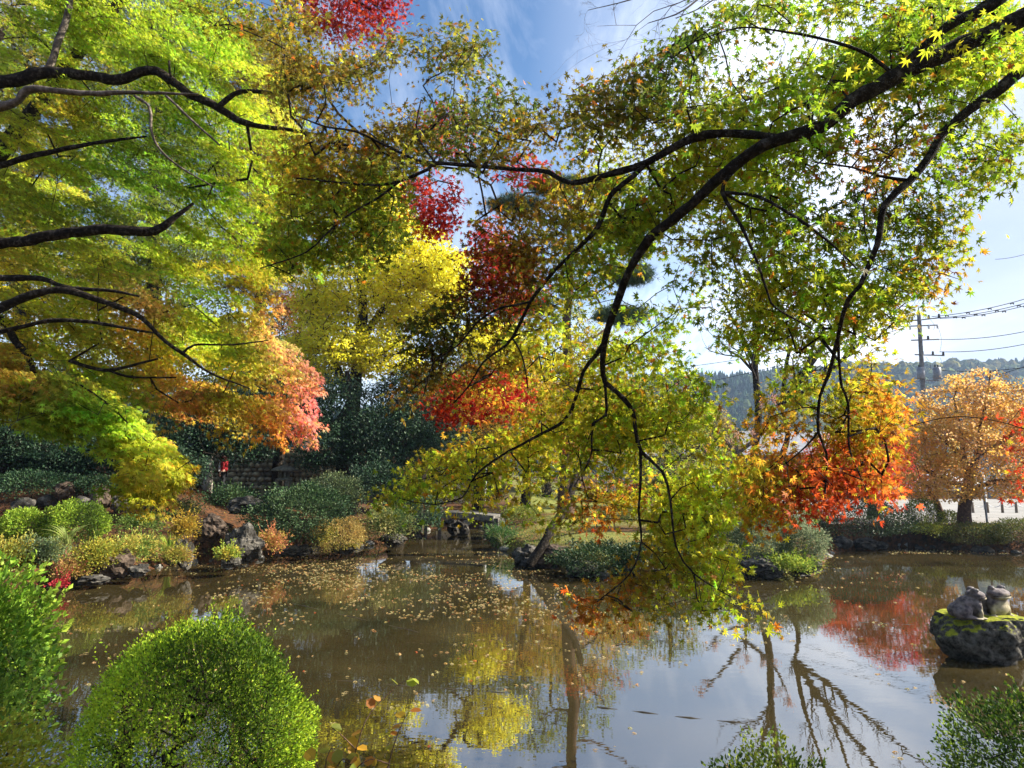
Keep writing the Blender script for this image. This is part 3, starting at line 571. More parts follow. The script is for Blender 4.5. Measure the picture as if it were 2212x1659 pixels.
def left_maple():
    rng = np.random.default_rng(21)
    root = thing('maple_tree', 'big fine leaved maple on the left bank, lime green turning orange and pink', 'tree', (-8.3, 8.0, .5))
    sk = Skel()
    s = smooth_line(np.array([(-8.3, 8, .2, .26), (-8.2, 7.9, 1.8, .22), (-8.0, 7.7, 3.2, .19), (-7.6, 7.6, 4.6, .15), (-7.0, 7.5, 6, .11), (-6.2, 7.6, 7.5, .07)]), .2)
    V, Fq = tube(s[:, :3], s[:, 3], 14, .03, 3); link('trunk', npmesh('trunk', V, Fq, smooth=True), root, M['bark']); sk.chain(s[:, :3], s[:, 3])
    D = 6.7
    limbs = [
     [(-260, 230, D, 46), (-100, 190, D, 38), (0, 176, D, 30), (102, 158, D, 27), (200, 166, D, 24), (271, 172, D, 22), (341, 156, D, 21), (404, 197, D, 19), (471, 232, D, 17), (520, 262, D, 14), (562, 274, D, 12), (620, 280, D, 9), (690, 290, D, 5)],
     [(471, 232, D, 13), (492, 214, D, 11), (520, 197, D, 10), (570, 198, D, 9), (622, 204, D, 7)],
     [(95, 160, D, 17), (110, 130, D, 16), (134, 70, D, 15), (151, 0, D, 13), (165, -80, D, 12)],
     [(-200, 300, D - .2, 30), (-60, 245, D - .2, 24), (0, 230, D - .2, 22), (42, 218, D - .2, 18), (63, 193, D - .2, 17), (141, 197, D - .2, 13), (211, 200, D - .2, 12), (292, 200, D - .2, 9), (429, 204, D - .2, 5)],
     [(292, 207, D - .2, 7), (323, 232, D - .3, 6), (327, 281, D - .3, 6), (341, 316, D - .3, 5), (380, 355, D - .3, 4), (457, 401, D - .3, 3)],
     [(359, 207, D - .2, 6), (422, 267, D - .3, 5), (475, 313, D - .3, 4)],
     [(371, 175, D - .1, 6), (366, 150, D - .1, 5), (366, 132, D - .1, 5)],
     [(-200, 480, D, 18), (-60, 380, D, 16), (20, 352, D, 14), (105, 330, D, 12), (169, 316, D, 10), (228, 306, D, 8), (316, 295, D, 4)],
     [(-200, 560, D - .5, 34), (-60, 535, D - .5, 28), (0, 524, D - .5, 26), (105, 510, D - .5, 25), (211, 499, D - .5, 24), (334, 496, D - .5, 20), (380, 467, D - .5, 12), (418, 439, D - .5, 6)],
     [(-200, 760, D - .8, 26), (-60, 690, D - .8, 22), (0, 666, D - .8, 19), (102, 627, D - .8, 17), (193, 641, D - .8, 14), (264, 666, D - .8, 12), (309, 690, D - .8, 10), (355, 736, D - .8, 8), (394, 764, D - .8, 8), (450, 803, D - .8, 5), (540, 840, D - .8, 3)],
     [(-150, 600, D - .6, 16), (0, 602, D - .6, 14), (88, 602, D - .6, 12), (141, 620, D - .6, 10), (228, 627, D - .6, 8), (300, 640, D - .6, 4)],
     [(-100, 740, D - .7, 12), (39, 708, D - .7, 10), (105, 694, D - .7, 10), (193, 694, D - .7, 8), (299, 715, D - .7, 6), (340, 720, D - .7, 3)],
     [(394, 764, D - .8, 6), (420, 745, D - .8, 5), (500, 745, D - .8, 4), (580, 735, D - .8, 2)],
     [(-100, 640, D + .3, 20), (0, 690, D + .3, 16), (35, 736, D + .3, 15), (63, 775, D + .3, 14), (81, 817, D + .3, 10), (150, 880, D, 7), (250, 950, D, 5), (350, 1040, D, 3)],
     [(150, 780, D, 8), (228, 799, D, 8), (299, 785, D, 6), (341, 775, D, 4)],
     [(228, 799, D, 6), (290, 815, D, 5), (380, 815, D, 3)],
    ]
    for k, l in enumerate(limbs): limb(root, 'branch', l, M['palebark'] if k in (2, 3, 4, 5) else M['bark'], sk, seed=200 + k * 7)
    # flat drooping fans of leaves
    padc = []
    for poly, n, d0, ds in ((B_POLY, 430, 8.5, 1.3), (B_LOW, 150, 6.5, .6)):
        q = sample_poly(rng, poly, n); d = d0 + rng.normal(0, ds, n) + .5 * vnoise(np.stack([q[:, 0], q[:, 1], 0 * q[:, 0]], -1), .01, 8)
        d = np.clip(d, 7.0 if d0 > 7 else 5.6, 12); padc.append(np.concatenate([q, d[:, None], np.full((n, 1), d0 < 7)], 1))
    pc = np.concatenate(padc); T_ = PA(pc[:, 0], pc[:, 1], pc[:, 2]); n = len(T_)
    sk.reach(T_, rng, .25, .12, .06, 4); sub = T_[rng.integers(0, n, 700)] + rng.normal(0, .3, (700, 3)) * np.array([1, 1, .35]); sk.reach(sub, rng, .15, .06, .06, 2)
    sk.mesh('twig', M['bark'], root, 5, .0022, .45, .035, skip_fixed=True)
    k = 330;  R = np.where(pc[:, 3] > 0, rng.uniform(.14, .30, n), rng.uniform(.28, .48, n)); k = 330
    out = nrm(np.stack([rng.normal(.7, .35, n), rng.normal(-.15, .35, n), rng.normal(-.38, .16, n)], -1))
    side = nrm(np.cross(out, np.array([0, 0, 1.]))); nn = np.cross(side, out)
    th = rng.uniform(0, 6.283, (n, k)); rr = np.sqrt(rng.uniform(0, 1, (n, k))) * R[:, None]
    a = rr * np.cos(th); s_ = rr * np.sin(th); w = rng.normal(0, .02, (n, k)) - .35 * (rr / R[:, None]) ** 2 * R[:, None] * .6
    C = T_[:, None] + a[..., None] * out[:, None] + s_[..., None] * side[:, None] + w[..., None] * nn[:, None]
    Td = nrm(out[:, None] * .9 + (np.sin(th) * .5)[..., None] * side[:, None] + rng.normal(0, .3, (n, k, 3)) + np.array([0, 0, -.35]))
    N = nrm(nn[:, None] + rng.normal(0, .4, (n, k, 3)) + np.array([.35, -.2, 0]))
    C2 = C.reshape(-1, 3); px, py = proj(C2)
    keep = (np.repeat(pc[:, 3], k) < .5) | (rng.uniform(size=n * k) < .55)
    col = blob_col(px, py, B_COL, rng, 26) * np.repeat(np.exp(rng.normal(0, .22, (n, 1))) * (1 + rng.normal(0, .09, (n, 3))), k, axis=0)
    leaves('foliage', C2[keep], N.reshape(-1, 3)[keep], Td.reshape(-1, 3)[keep], rng.uniform(.030, .052, n * k)[keep], vary(col[keep], rng, .10, .28), TL, root, M['leaf'], rng)
def proj(Q):
    y = Q[:, 1]; z = Q[:, 2] - H; f = y * ct + z * st; v = -y * st + z * ct
    return CX + F * Q[:, 0] / f, CY - F * v / f
left_maple()

# ------------------------------------------------------------------ general tree and bush builders
def ell(rng, n, hollow=.0):
    q = nrm(rng.normal(size=(n, 3))); r = rng.uniform(hollow ** 3, 1, n) ** (1 / 3); return q * r[:, None]
def tree(name, label, cat, trunk, blobs, ncl, kl, size, cols, tmpl=TOW, m=None, bark='bark', seed=1, group=None, r0=.006, spread=.22, flat=1.0, ex=.45, droop=.2, step=.35, val=.2, hollow=.45, upn=.7, sag=.1):
    """trunk: list of chains of (x, y, z, r) in the world; blobs: (px, py, depth, rx, rz) in view px; a crown of leaf clusters on real twigs"""
    rng = np.random.default_rng(seed); root = thing(name, label, cat, tuple(trunk[0][0][:3]), group)
    sk = Skel(); mb = MB()
    for i, c in enumerate(trunk):
        s = smooth_line(np.array(c, float), .3); s[1:, :2] += rng.normal(0, .02, (len(s) - 1, 2)) * (s[1:, 3:4] * 4)
        V, Fq = tube(s[:, :3], s[:, 3], 10, .05, seed + i); mb.add(V, Fq); sk.chain(s[:, :3], s[:, 3])
    mb.build('trunk', M[bark], root, True)
    ar = np.array([b[3] * b[4] for b in blobs], float); cnt = np.maximum(1, (ncl * ar / ar.sum()).astype(int)); T_ = []
    for (px, py, d, rx, rz), c in zip(blobs, cnt):
        e = ell(rng, c, hollow); sc = d / F
        T_.append(P(px, py, d) + e * np.array([rx * sc, (rx + rz) / 2 * sc, rz * sc]))
    T_ = np.concatenate(T_); n = len(T_); dirs = nrm(np.array(sk.reach(T_, rng, step, sag, .07)))
    sk.mesh('branch', M[bark], root, 5, r0, ex, .25, skip_fixed=True)
    C = T_[:, None] + ell(rng, n * kl).reshape(n, kl, 3) * spread * np.array([1, 1, flat])
    C = C.reshape(-1, 3); nn = n * kl
    N = nrm(rng.normal(0, 1, (nn, 3)) * (1 - upn) + np.array([0, 0, upn]) + rng.normal(0, .25, (nn, 3))); Td = nrm(np.repeat(dirs, kl, 0) * .5 + rng.normal(0, .6, (nn, 3)) + np.array([0, 0, -droop]))
    cc = np.array(cols); ci = rng.integers(0, len(cc), n); mixk = rng.uniform(0, .35, (nn, 1))
    col = cc[np.repeat(ci, kl)] * (1 - mixk) + cc[rng.integers(0, len(cc), nn)] * mixk
    leaves('crown', C, N, Td, rng.uniform(.7, 1.25, nn) * size, vary(col, rng, .06, val), tmpl, root, m or M['leaf'], rng)
    return root
def W_(px, py, d, r): return (*P(px, py, d), r)
def trunk_at(px, d, top_y, r, lean=0, z0=None, wob=.15, seed=0, n=5):
    """a trunk standing on the ground under view column px at distance d, to the height seen at top_y"""
    rr = np.random.default_rng(seed); b = P(px, 1020, d); t_ = P(px + lean, top_y, d); g0 = hz(b[0], d) - .15; out = []
    for k in range(n + 1):
        f = k / n; q = np.array([b[0], d, g0]) * (1 - f) + np.array(t_) * f
        if 0 < k: q = q + np.array([rr.normal(0, wob), rr.normal(0, wob), 0]) * min(1, f * 2)
        out.append((*q, r * (1 - .72 * f) * (1.25 if k == 0 else 1)))
    return out

def bush(name, label, cat, c, r, n, size, cols, tmpl=TO, m=None, seed=1, group=None, lump=.10, hollow=.82, stems=14, up=.3, val=.2, cut=-.7, sprigs=0, kind_bark='bark', inner=.25, shoot=.08, bare=0):
    """c centre, r half sizes in metres; a shell of real leaves on stems that rise from the ground"""
    rng = np.random.default_rng(seed); c = np.array(c, float); r = np.array(r, float); gz = hz(c[0], c[1]); c[2] = max(c[2], gz + .3 * r[2])
    root = thing(name, label, cat, (c[0], c[1], gz), group)
    sk = Skel(); sk.chain([(c[0], c[1], gz - .05), (c[0], c[1], gz + .05)], [.02 * r[2] / .5, .018 * r[2] / .5])
    tgt = []
    q = nrm(rng.normal(size=(stems * 6, 3))); q = q[q[:, 2] > cut][:stems * 4]
    tgt = c + q * r * rng.uniform(.55, .9, (len(q), 1)); tgt[:, 2] = np.maximum(tgt[:, 2], gz + .05)
    sk.reach(tgt, rng, .12, -.05, .08); sk.mesh('stem', M[kind_bark], root, 4, .0022 * (r[2] / .5) ** .5, .5, .02)
    k = int(n * 1.6); q = nrm(rng.normal(size=(k, 3))); q = q[q[:, 2] > cut][:n]; n = len(q)
    if bare: q = q[rng.uniform(size=n) > bare * sm((.22 - q @ np.array([.62, .25, .74]) + .18 * vnoise(q, 4, seed)) / .75)]; n = len(q)
    lum = 1 + lump * vnoise(q * 1.0, 5.5, seed) + lump * .6 * vnoise(q, 13, seed + 9)
    lum = np.maximum(lum, .7); rad = np.where(rng.uniform(size=n) < inner, rng.uniform(hollow - .35, hollow, n), rng.uniform(hollow, 1.0, n)) * lum
    C = c + q * r * rad[:, None] + rng.normal(0, .012, (n, 3)) * size / .03; ok = C[:, 2] > gz - .02; C = C[ok]; q = q[ok]; n = len(C)
    Td = nrm(q * 1.0 + rng.normal(0, .55, (n, 3)) + np.array([0, 0, up])); N = nrm(rng.normal(0, .7, (n, 3)) + np.array([0, 0, .8]) + q * .5)
    cc = np.array(cols); patch = vnoise(C, 3.0 / max(r[0], .3), seed + 3) + rng.normal(0, .45, n); ci = np.clip(((patch + 1) / 2 * len(cc)).astype(int), 0, len(cc) - 1)
    col = cc[ci]; S = rng.uniform(.6, 1.2, n) * size
    if sprigs:                                    # young shoots standing above the clipped surface
        sc, sn, sS, scol, stt = [], [], [], [], []
        for _ in range(sprigs):
            d = nrm(rng.normal(size=3) + np.array([0, 0, 1.4])); p0 = c + d * r * .97; L_ = rng.uniform(.4, 1.4) * shoot; ax = nrm(d + rng.normal(0, .3, 3) + np.array([0, 0, .8]))
            for j in range(9):
                f = j / 8; o_ = nrm(rng.normal(size=3)); sc.append(p0 + ax * L_ * f); stt.append(nrm(ax * .9 + o_ * .8)); sn.append(nrm(rng.normal(size=3))); sS.append(size * rng.uniform(.7, 1.1)); scol.append(cc[-1])
        C = np.concatenate([C, sc]); N = np.concatenate([N, sn]); Td = np.concatenate([Td, stt]); S = np.concatenate([S, sS]); col = np.concatenate([col, scol])
    leaves('foliage', C, N, Td, S, vary(col, rng, .07, val), tmpl, root, m or M['azalea'], rng)
    return root
def bush_px(name, label, cat, px, py, d, rx, rz, n, size, cols, depth=1.0, **k):
    sc = d / F; return bush(name, label, cat, P(px, py, d), (rx * sc, rx * sc * depth, rz * sc), n, size, cols, **k)
def rock(name, label, c, r, seed=1, m='rock', sub=4, amp=.28, group=None, rot=0, cat='rock', flat=0):
    bm = bmesh.new(); bmesh.ops.create_icosphere(bm, subdivisions=sub, radius=1)
    off = Vector((seed * 3.1, seed * 1.7, seed * .9))
    for v in bm.verts:
        p = v.co.copy(); d_ = mnoise.fractal(p * 1.1 + off, .8, 2.1, 4) * amp * 1.4 + mnoise.cell(p * 2.3 + off) * .10 - abs(mnoise.noise(p * 3.1 + off)) * .10
        q = p * (1 + d_)
        if flat: q.z = min(q.z, flat + .15 * mnoise.noise(p * 2 + off))
        v.co = Vector((q.x * r[0], q.y * r[1], q.z * r[2]))
    me = bpy.data.meshes.new(name); bm.to_mesh(me); bm.free(); me.materials.append(M[m])
    o = bpy.data.objects.new(name, me); COL.objects.link(o); o.location = c; o.rotation_euler = (0, 0, rot)
    return tagit(o, label, cat, group)
def rock_px(name, label, px, py, d, rx, rz, **k):
    c = P(px, py, d); sc = d / F; return rock(name, label, c, (rx * sc, rx * sc * .8, rz * sc), **k)

exec_parts = []
# ------------------------------------------------------------------ mid-distance trees
# crimson maple behind the near leaves
rb = (-9.6, 9.8)
tree('maple_tree', 'crimson leaved maple whose red sprays show in the middle, before the ginkgo', 'tree',
     [[(*rb, .3, .2), (-9.2, 9.7, 3, .16), (-8, 9.2, 5.5, .12), W_(420, -160, 8.2, .05), W_(640, -60, 7.8, .03), W_(800, 20, 7.4, .018)],
      [W_(640, -60, 7.8, .02), W_(700, 200, 7.6, .016), W_(860, 340, 7.2, .014), W_(1060, 400, 7.0, .012), W_(1090, 700, 7, .008)]],
     [(750, 35, 7.5, 120, 60), (830, 10, 7.5, 60, 40), (700, 20, 7.5, 60, 50), (930, 440, 7, 60, 75), (950, 480, 7, 45, 45), (1060, 560, 7, 50, 90), (1110, 620, 7, 55, 70), (960, 290, 7, 60, 50), (1060, 860, 6.8, 100, 60), (980, 880, 6.8, 70, 40), (1130, 370, 7, 60, 30)],
     640, 13, .036, [CRM, CRM, (.42, .02, .02), RED, (.55, .08, .02)], T7, seed=31, spread=.17, flat=.5, r0=.0022, ex=.42, droop=.5, step=.2)

# yellow ginkgo
tree('ginkgo_tree', 'tall bright yellow ginkgo standing behind the dark evergreens', 'tree',
     [trunk_at(752, 27, 420, .36, 40, seed=1), [W_(752, 860, 27, .2), W_(700, 720, 27, .12), W_(660, 640, 27, .05)], [W_(765, 760, 27, .18), W_(850, 640, 27, .1), W_(960, 560, 27, .04)], [W_(770, 800, 27, .15), W_(860, 740, 27, .08), W_(950, 700, 27, .04)]],
     [(800, 620, 27, 150, 90), (900, 620, 27.5, 120, 90), (720, 740, 26.5, 90, 90), (820, 760, 27, 100, 60), (950, 590, 27, 60, 60), (860, 520, 27, 110, 60), (690, 660, 27, 60, 60), (1000, 555, 27, 40, 14), (980, 610, 27, 45, 14), (640, 740, 27, 40, 16), (900, 700, 27, 90, 14), (960, 660, 27, 50, 14), (1060, 740, 29, 80, 60), (1020, 860, 29, 80, 50), (800, 430, 27, 90, 70)],
     3000, 24, .10, [(.94, .84, .04), (.92, .76, .04), (.95, .88, .10)], TF, M['ginkgo'], seed=41, spread=.45, flat=.22, r0=.012, droop=.5, bark='bark', hollow=.2)
tree('maple_tree', 'small orange brown maple between the pink maple tips and the ginkgo', 'tree',
     [trunk_at(650, 31, 640, .2, 0, seed=2)], [(640, 690, 31, 60, 60), (620, 640, 31, 40, 40), (680, 650, 31, 40, 40)], 220, 22, .09, [(.42, .14, .03), (.38, .2, .03), (.5, .2, .03)], T5, seed=43, spread=.4, flat=.5, r0=.01)
tree('maple_tree', 'yellow and orange maple across the pond, seen through the hanging branches', 'tree',
     [trunk_at(1130, 30, 800, .22, 10, seed=3), [W_(1135, 930, 30, .12), W_(1220, 860, 30, .06), W_(1280, 820, 30, .03)]],
     [(1120, 880, 30, 110, 70), (1220, 860, 30, 100, 70), (1060, 960, 29, 80, 50), (1180, 960, 29, 110, 50), (1300, 930, 30, 80, 60)], 620, 24, .085, [YEL, (.6, .36, .04), (.5, .2, .03), GLD], T5, seed=44, spread=.45, flat=.5, r0=.01)
tree('broadleaf_tree', 'light green tree across the pond behind the island lawn', 'tree',
     [trunk_at(1430, 33, 820, .22, 10, seed=4)], [(1420, 900, 33, 90, 70), (1500, 960, 33, 80, 60), (1360, 980, 32, 80, 50), (1480, 1030, 30, 70, 35)], 420, 24, .09, [(.2, .26, .04), (.35, .36, .05), (.14, .2, .04), (.4, .26, .04)], TOW, seed=45, spread=.5, flat=.6, r0=.01)
# tall pine
pine_t = trunk_at(1222, 24, 420, .27, 6, seed=5, wob=.1, n=7)
pl = []
for k, (y0, dx, dy) in enumerate(((860, 70, -20), (800, -60, -10), (740, 110, -50), (700, -80, -30), (640, 120, -40), (600, -110, -30), (540, 130, -50), (480, -100, -30), (440, 80, -30))):
    pl.append([W_(1224, y0, 24, .07), W_(1224 + dx * .4, y0 + dy * .2 + 8, 24 + (k % 3 - 1) * .8, .05), W_(1224 + dx, y0 + dy, 24 + (k % 3 - 1) * 1.6, .025)])
tree('pine_tree', 'tall pine with a bare straight trunk rising behind the middle branches', 'tree', [pine_t] + pl,
     [(1224 + dx * 1.1, y0 + dy - 8, 24 + (k % 3 - 1) * 1.5, 62, 17) for k, (y0, dx, dy) in enumerate(((740, 110, -50), (700, -80, -30), (640, 120, -40), (600, -110, -30), (540, 130, -50), (480, -100, -30), (440, 80, -30), (430, -20, -20)))] + [(1370, 600, 24, 40, 14)],
     900, 14, .19, [(.035, .075, .03), (.05, .10, .035), (.08, .12, .04)], TN, M['thick'], 'brownbark', seed=46, spread=.28, flat=.4, r0=.008, upn=.8, droop=-.4, hollow=.1)
# far red maple and golden tree on the right
tree('maple_tree', 'scarlet maple beyond the island, behind the hanging orange leaves', 'tree',
     [trunk_at(1880, 24, 930, .2, 0, seed=6)], [(1900, 950, 24, 70, 60), (1830, 990, 24, 80, 60), (1780, 1020, 23, 60, 45), (1930, 1020, 24, 50, 60), (1860, 1040, 23.5, 80, 40)], 800, 26, .075, [(.5, .03, .02), (.62, .06, .02), (.6, .12, .02)], T5, seed=47, spread=.35, flat=.5, r0=.009)
gt0 = P(2084, 1132, 21)
K1 = [(gt0[0], 21, .45, .21), (gt0[0] + .05, 21, 1.2, .17), W_(2092, 1060, 21, .15), W_(2094, 1020, 21, .13)]
tree('cherry_tree', 'golden orange cherry with a forked brown trunk beside the car park', 'tree',
     [K1, [W_(2094, 1025, 21, .11), W_(2080, 990, 21, .09), W_(2040, 950, 21, .06), W_(2000, 920, 21, .03)], [W_(2094, 1025, 21, .11), W_(2110, 985, 21, .09), W_(2120, 920, 21, .06), W_(2135, 840, 21, .03), W_(2140, 800, 21, .015)],
      [W_(2080, 990, 21, .07), W_(2076, 930, 21, .05), W_(2060, 860, 21, .02)], [W_(2110, 985, 21, .07), W_(2170, 950, 21, .05), W_(2240, 900, 21, .03)], [W_(2094, 1060, 21, .08), W_(2150, 1040, 21, .06), W_(2230, 1035, 21, .04), W_(2300, 1010, 21, .02)], [W_(2094, 1050, 21, .07), W_(2040, 1040, 21, .05), W_(1990, 1010, 21, .02)]],
     [(2090, 880, 21, 110, 55), (2020, 940, 21, 70, 55), (2160, 930, 21.5, 90, 70), (2060, 960, 20.5, 100, 50), (2230, 960, 21, 90, 80), (2010, 1020, 20.5, 60, 35), (2160, 1030, 20.5, 100, 35), (2040, 1060, 20.5, 80, 25), (2240, 1060, 21, 70, 30), (2110, 830, 21, 60, 30), (2200, 860, 21, 60, 40)],
     1150, 26, .062, [(.78, .48, .09), (.82, .54, .14), (.68, .38, .07), (.80, .48, .20)], TOW, bark='brownbark', seed=48, spread=.3, flat=.5, r0=.0055, hollow=.3, val=.16)
tree('cherry_tree', 'slim golden cherry trunk standing left of the forked golden cherry', 'tree',
     [trunk_at(2030, 22.5, 1010, .13, -6, seed=8)], [(1990, 1050, 22.5, 55, 30), (2050, 1010, 22.5, 60, 30)], 130, 22, .058, [(.62, .33, .07), (.50, .26, .05), (.66, .30, .10)], TOW, bark='brownbark', seed=49, spread=.3, flat=.5, r0=.005)

# bare trees
def bare_tree(label, chains, seed, d, levels=4, nb=5, bark='bark', group=None, r0=None, name='bare_tree', ln=.55, buds=None):
    rng = np.random.default_rng(seed); root = thing(name, label, 'tree', tuple(chains[0][0][:3]), group); mb = MB(); sk = Skel(); ends = []
    for i, c in enumerate(chains):
        s = smooth_line(np.array(c, float), .3); V, Fq = tube(s[:, :3], s[:, 3], 8, .04, seed + i); mb.add(V, Fq); e = sk.chain(s[:, :3], s[:, 3])
        L_ = np.linalg.norm(s[-1, :3] - s[0, :3])
        for j in range(2, len(s)):
            if rng.uniform() < .5 and (i > 0 or j > len(s) * .4): ends.append((len(sk.p) - len(s) + j, nrm(s[j, :3] - s[j - 1, :3]), s[j, 3] * .55, L_ * ln * rng.uniform(.15, .4)))
    mb.build('trunk', M[bark], root, True)
    def grow(i, d_, r_, L_, lev):
        if lev == 0 or r_ < .0015: return
        axis_ = nrm(np.cross(d_, rng.normal(size=3))); ang = rng.uniform(.45, .95); dd = nrm(d_ * math.cos(ang) + axis_ * math.sin(ang) + np.array([0, 0, .18])); prev = i; p = sk.p[i].copy(); n = 5
        for k in range(n):
            p = p + dd * L_ / n; dd = nrm(dd + rng.normal(0, .16, 3) + np.array([0, 0, .03])); sk.p.append(p.copy()); sk.par.append(prev); rk = max(r_ * (1 - .75 * (k + 1) / n), .0025 * d / 24); sk.fix.append(rk); prev = len(sk.p) - 1
            if rng.uniform() < .75: grow(prev, dd, rk * .8, L_ * rng.uniform(.4, .7), lev - 1)
    for e in ends: grow(*e, levels - 1)
    f = sk.fix; n0 = sum(1 for _ in f)
    sk.mesh('branch', M[bark], root, 4)
    if buds:
        tips = np.array(sk.p)[rng.integers(len(sk.p) // 3, len(sk.p), buds[0])]; n = len(tips)
        leaves('foliage', tips + rng.normal(0, .05, (n, 3)), nrm(rng.normal(size=(n, 3))), nrm(rng.normal(size=(n, 3))), buds[1], vary(np.tile(np.array(buds[2]), (n, 1)), rng), TOW, root, M['leaf'], rng)
    return root
bare_tree('tall leafless tree with an upright dark trunk between island and hills', [trunk_at(1620, 25, 470, .17, 20, seed=11, n=6), [W_(1628, 780, 25, .09), W_(1600, 720, 25, .06), W_(1560, 650, 25.5, .03)], [W_(1632, 700, 25, .08), W_(1680, 620, 25, .05), W_(1700, 540, 25, .03)], [W_(1634, 640, 25, .06), W_(1590, 580, 25, .04), W_(1580, 520, 25, .02)]], 61, 25, 4)
bare_tree('spreading leafless tree with long limbs leaning right, right of the upright one', [trunk_at(1668, 26, 880, .2, 20, seed=12, n=4), [W_(1688, 880, 26, .15), W_(1740, 800, 26, .11), W_(1810, 700, 26.5, .07), W_(1880, 590, 27, .03)], [W_(1688, 880, 26, .13), W_(1760, 830, 26, .09), W_(1860, 740, 26, .05), W_(1960, 650, 26, .02)],
           [W_(1690, 870, 26, .1), W_(1700, 780, 26, .07), W_(1730, 660, 26, .04), W_(1740, 540, 26, .02)], [W_(1740, 800, 26, .07), W_(1770, 700, 26, .05), W_(1790, 600, 26, .02)]], 62, 26, 4)
bare_tree('nearly bare pale tree with a few pinkish leaves left of the upright bare tree', [trunk_at(1600, 21, 960, .11, -20, seed=13, n=3), [W_(1585, 985, 21, .07), W_(1640, 940, 21, .05), W_(1670, 880, 21, .02)], [W_(1580, 965, 21, .06), W_(1540, 920, 21, .04), W_(1500, 880, 21, .02)], [W_(1600, 1010, 21, .05), W_(1550, 1000, 21, .04), W_(1510, 960, 21, .015)]], 63, 21, 4, bark='palebark', buds=(1400, .03, (.55, .28, .18)))
bare_tree('pale leafless twigs of a tree crossing the blue sky at the top', [[(23, 21.5, .4, .3), (21, 21, 8, .25), W_(1900, -300, 20.5, .14), W_(1620, -160, 20, .09), W_(1560, -60, 19.5, .05), W_(1480, 20, 19, .025), W_(1400, 50, 19, .012)], [W_(1560, -60, 19.5, .045), W_(1480, -40, 19, .03), W_(1360, 0, 19, .018), W_(1270, 22, 19, .008)], [W_(1600, -80, 19.5, .045), W_(1540, 0, 19, .022), W_(1460, 40, 19, .01)]], 64, 19, 4, bark='palebark', ln=.5)

# ------------------------------------------------------------------ dark evergreens on the far bank
EVG = [(.022, .05, .02), (.03, .065, .03), (.045, .085, .04), (.018, .04, .02)]
for k, (px, d, ty, bl, lab) in enumerate((
    (415, 21.5, 870, [(470, 900, 21.5, 110, 80), (400, 940, 21, 90, 60), (520, 960, 21, 70, 40)], 'dark evergreen camellia above the person in red, under the left maple'),
    (600, 24, 830, [(600, 880, 24, 90, 80), (560, 940, 23.5, 70, 50)], 'dark evergreen tree over the cobble wall and stone lantern'),
    (735, 23, 800, [(730, 880, 23, 80, 70), (690, 960, 22, 60, 60), (780, 950, 22.5, 60, 60)], 'dark evergreen with a thick furrowed trunk right below the ginkgo'),
    (860, 22.5, 860, [(850, 930, 22.5, 90, 50), (900, 900, 23, 70, 45), (830, 1000, 22, 70, 50), (900, 960, 22.5, 60, 35)], 'glossy evergreen with pale shining leaves right of the furrowed trunk'),
    (190, 23, 760, [(180, 860, 23, 160, 90), (60, 900, 22, 120, 90), (300, 920, 22.5, 110, 70), (200, 960, 21.5, 130, 40)], 'black green evergreen filling the shade at far left'),
    (20, 19.5, 900, [(20, 950, 19.5, 110, 60), (120, 990, 19.3, 80, 36)], 'dark evergreen low at the left frame edge above the terrace wall'),
    (300, 20, 900, [(300, 970, 20, 100, 50), (380, 1010, 19.5, 60, 34)], 'dark evergreen above the terrace wall left of the stone post'),
    (900, 27, 780, [(900, 850, 27, 80, 60), (950, 920, 27, 70, 60), (860, 860, 27, 60, 60)], 'tall dark evergreen behind the glossy pale one'),
    (610, 29, 740, [(600, 800, 29, 90, 70), (560, 850, 29, 90, 70), (660, 830, 29, 70, 60)], 'tall dark evergreen between orange brown maple and wall'),
    (1030, 30, 900, [(1030, 950, 30, 80, 50), (1000, 1000, 29, 80, 40)], 'dark evergreen behind the kiosk'))):
    tree('evergreen_tree', lab, 'tree', [trunk_at(px, d, ty, .26, 10, seed=70 + k)], bl, 520, 34, .085, EVG, TO, M['thick'], 'bark', seed=70 + k, group='dark evergreen trees on the far bank', spread=.42, flat=.6, r0=.009, hollow=.5, val=.3)
# wood on the slope behind
for k, (px, d, ty, cols, lab) in enumerate((
    (-50, 34, 500, [(.3, .2, .03), (.2, .2, .03)], 'tall ochre tree behind the left maple at the frame edge'), (330, 33, 560, [(.22, .24, .03), (.34, .3, .03)], 'tall yellow green tree behind the left maple crown'),
    (520, 36, 560, [(.08, .12, .03), (.12, .15, .03)], 'tall dark green tree behind the pink maple tips'), (1050, 38, 700, [(.10, .14, .04), (.2, .2, .04)], 'green tree far behind the stone bridge'), (970, 36, 800, [(.5, .36, .05), (.3, .3, .04)], 'golden tree far behind between ginkgo and pine'), (1180, 40, 640, [(.3, .3, .05), (.14, .2, .04)], 'pale green tree far behind the pine trunk'), (1340, 42, 830, [(.34, .3, .05), (.12, .16, .04)], 'yellow green tree far behind the pine'), (1530, 46, 890, [(.16, .17, .05), (.3, .2, .06)], 'low olive tree far behind the pale bare tree'))):
    rr = (1020 - ty) * .42
    tree('broadleaf_tree', lab, 'tree', [trunk_at(px, d, ty + rr * .5, .25, 0, seed=90 + k)], [(px, ty + rr * .6, d, rr * .9, rr * .75), (px - rr * .5, ty + rr * 1.2, d, rr * .7, rr * .6), (px + rr * .6, ty + rr * 1.2, d, rr * .7, rr * .6)], 420, 26, .13, cols, TOW, seed=90 + k, group='trees on the slope behind', spread=.6, flat=.6, r0=.012)

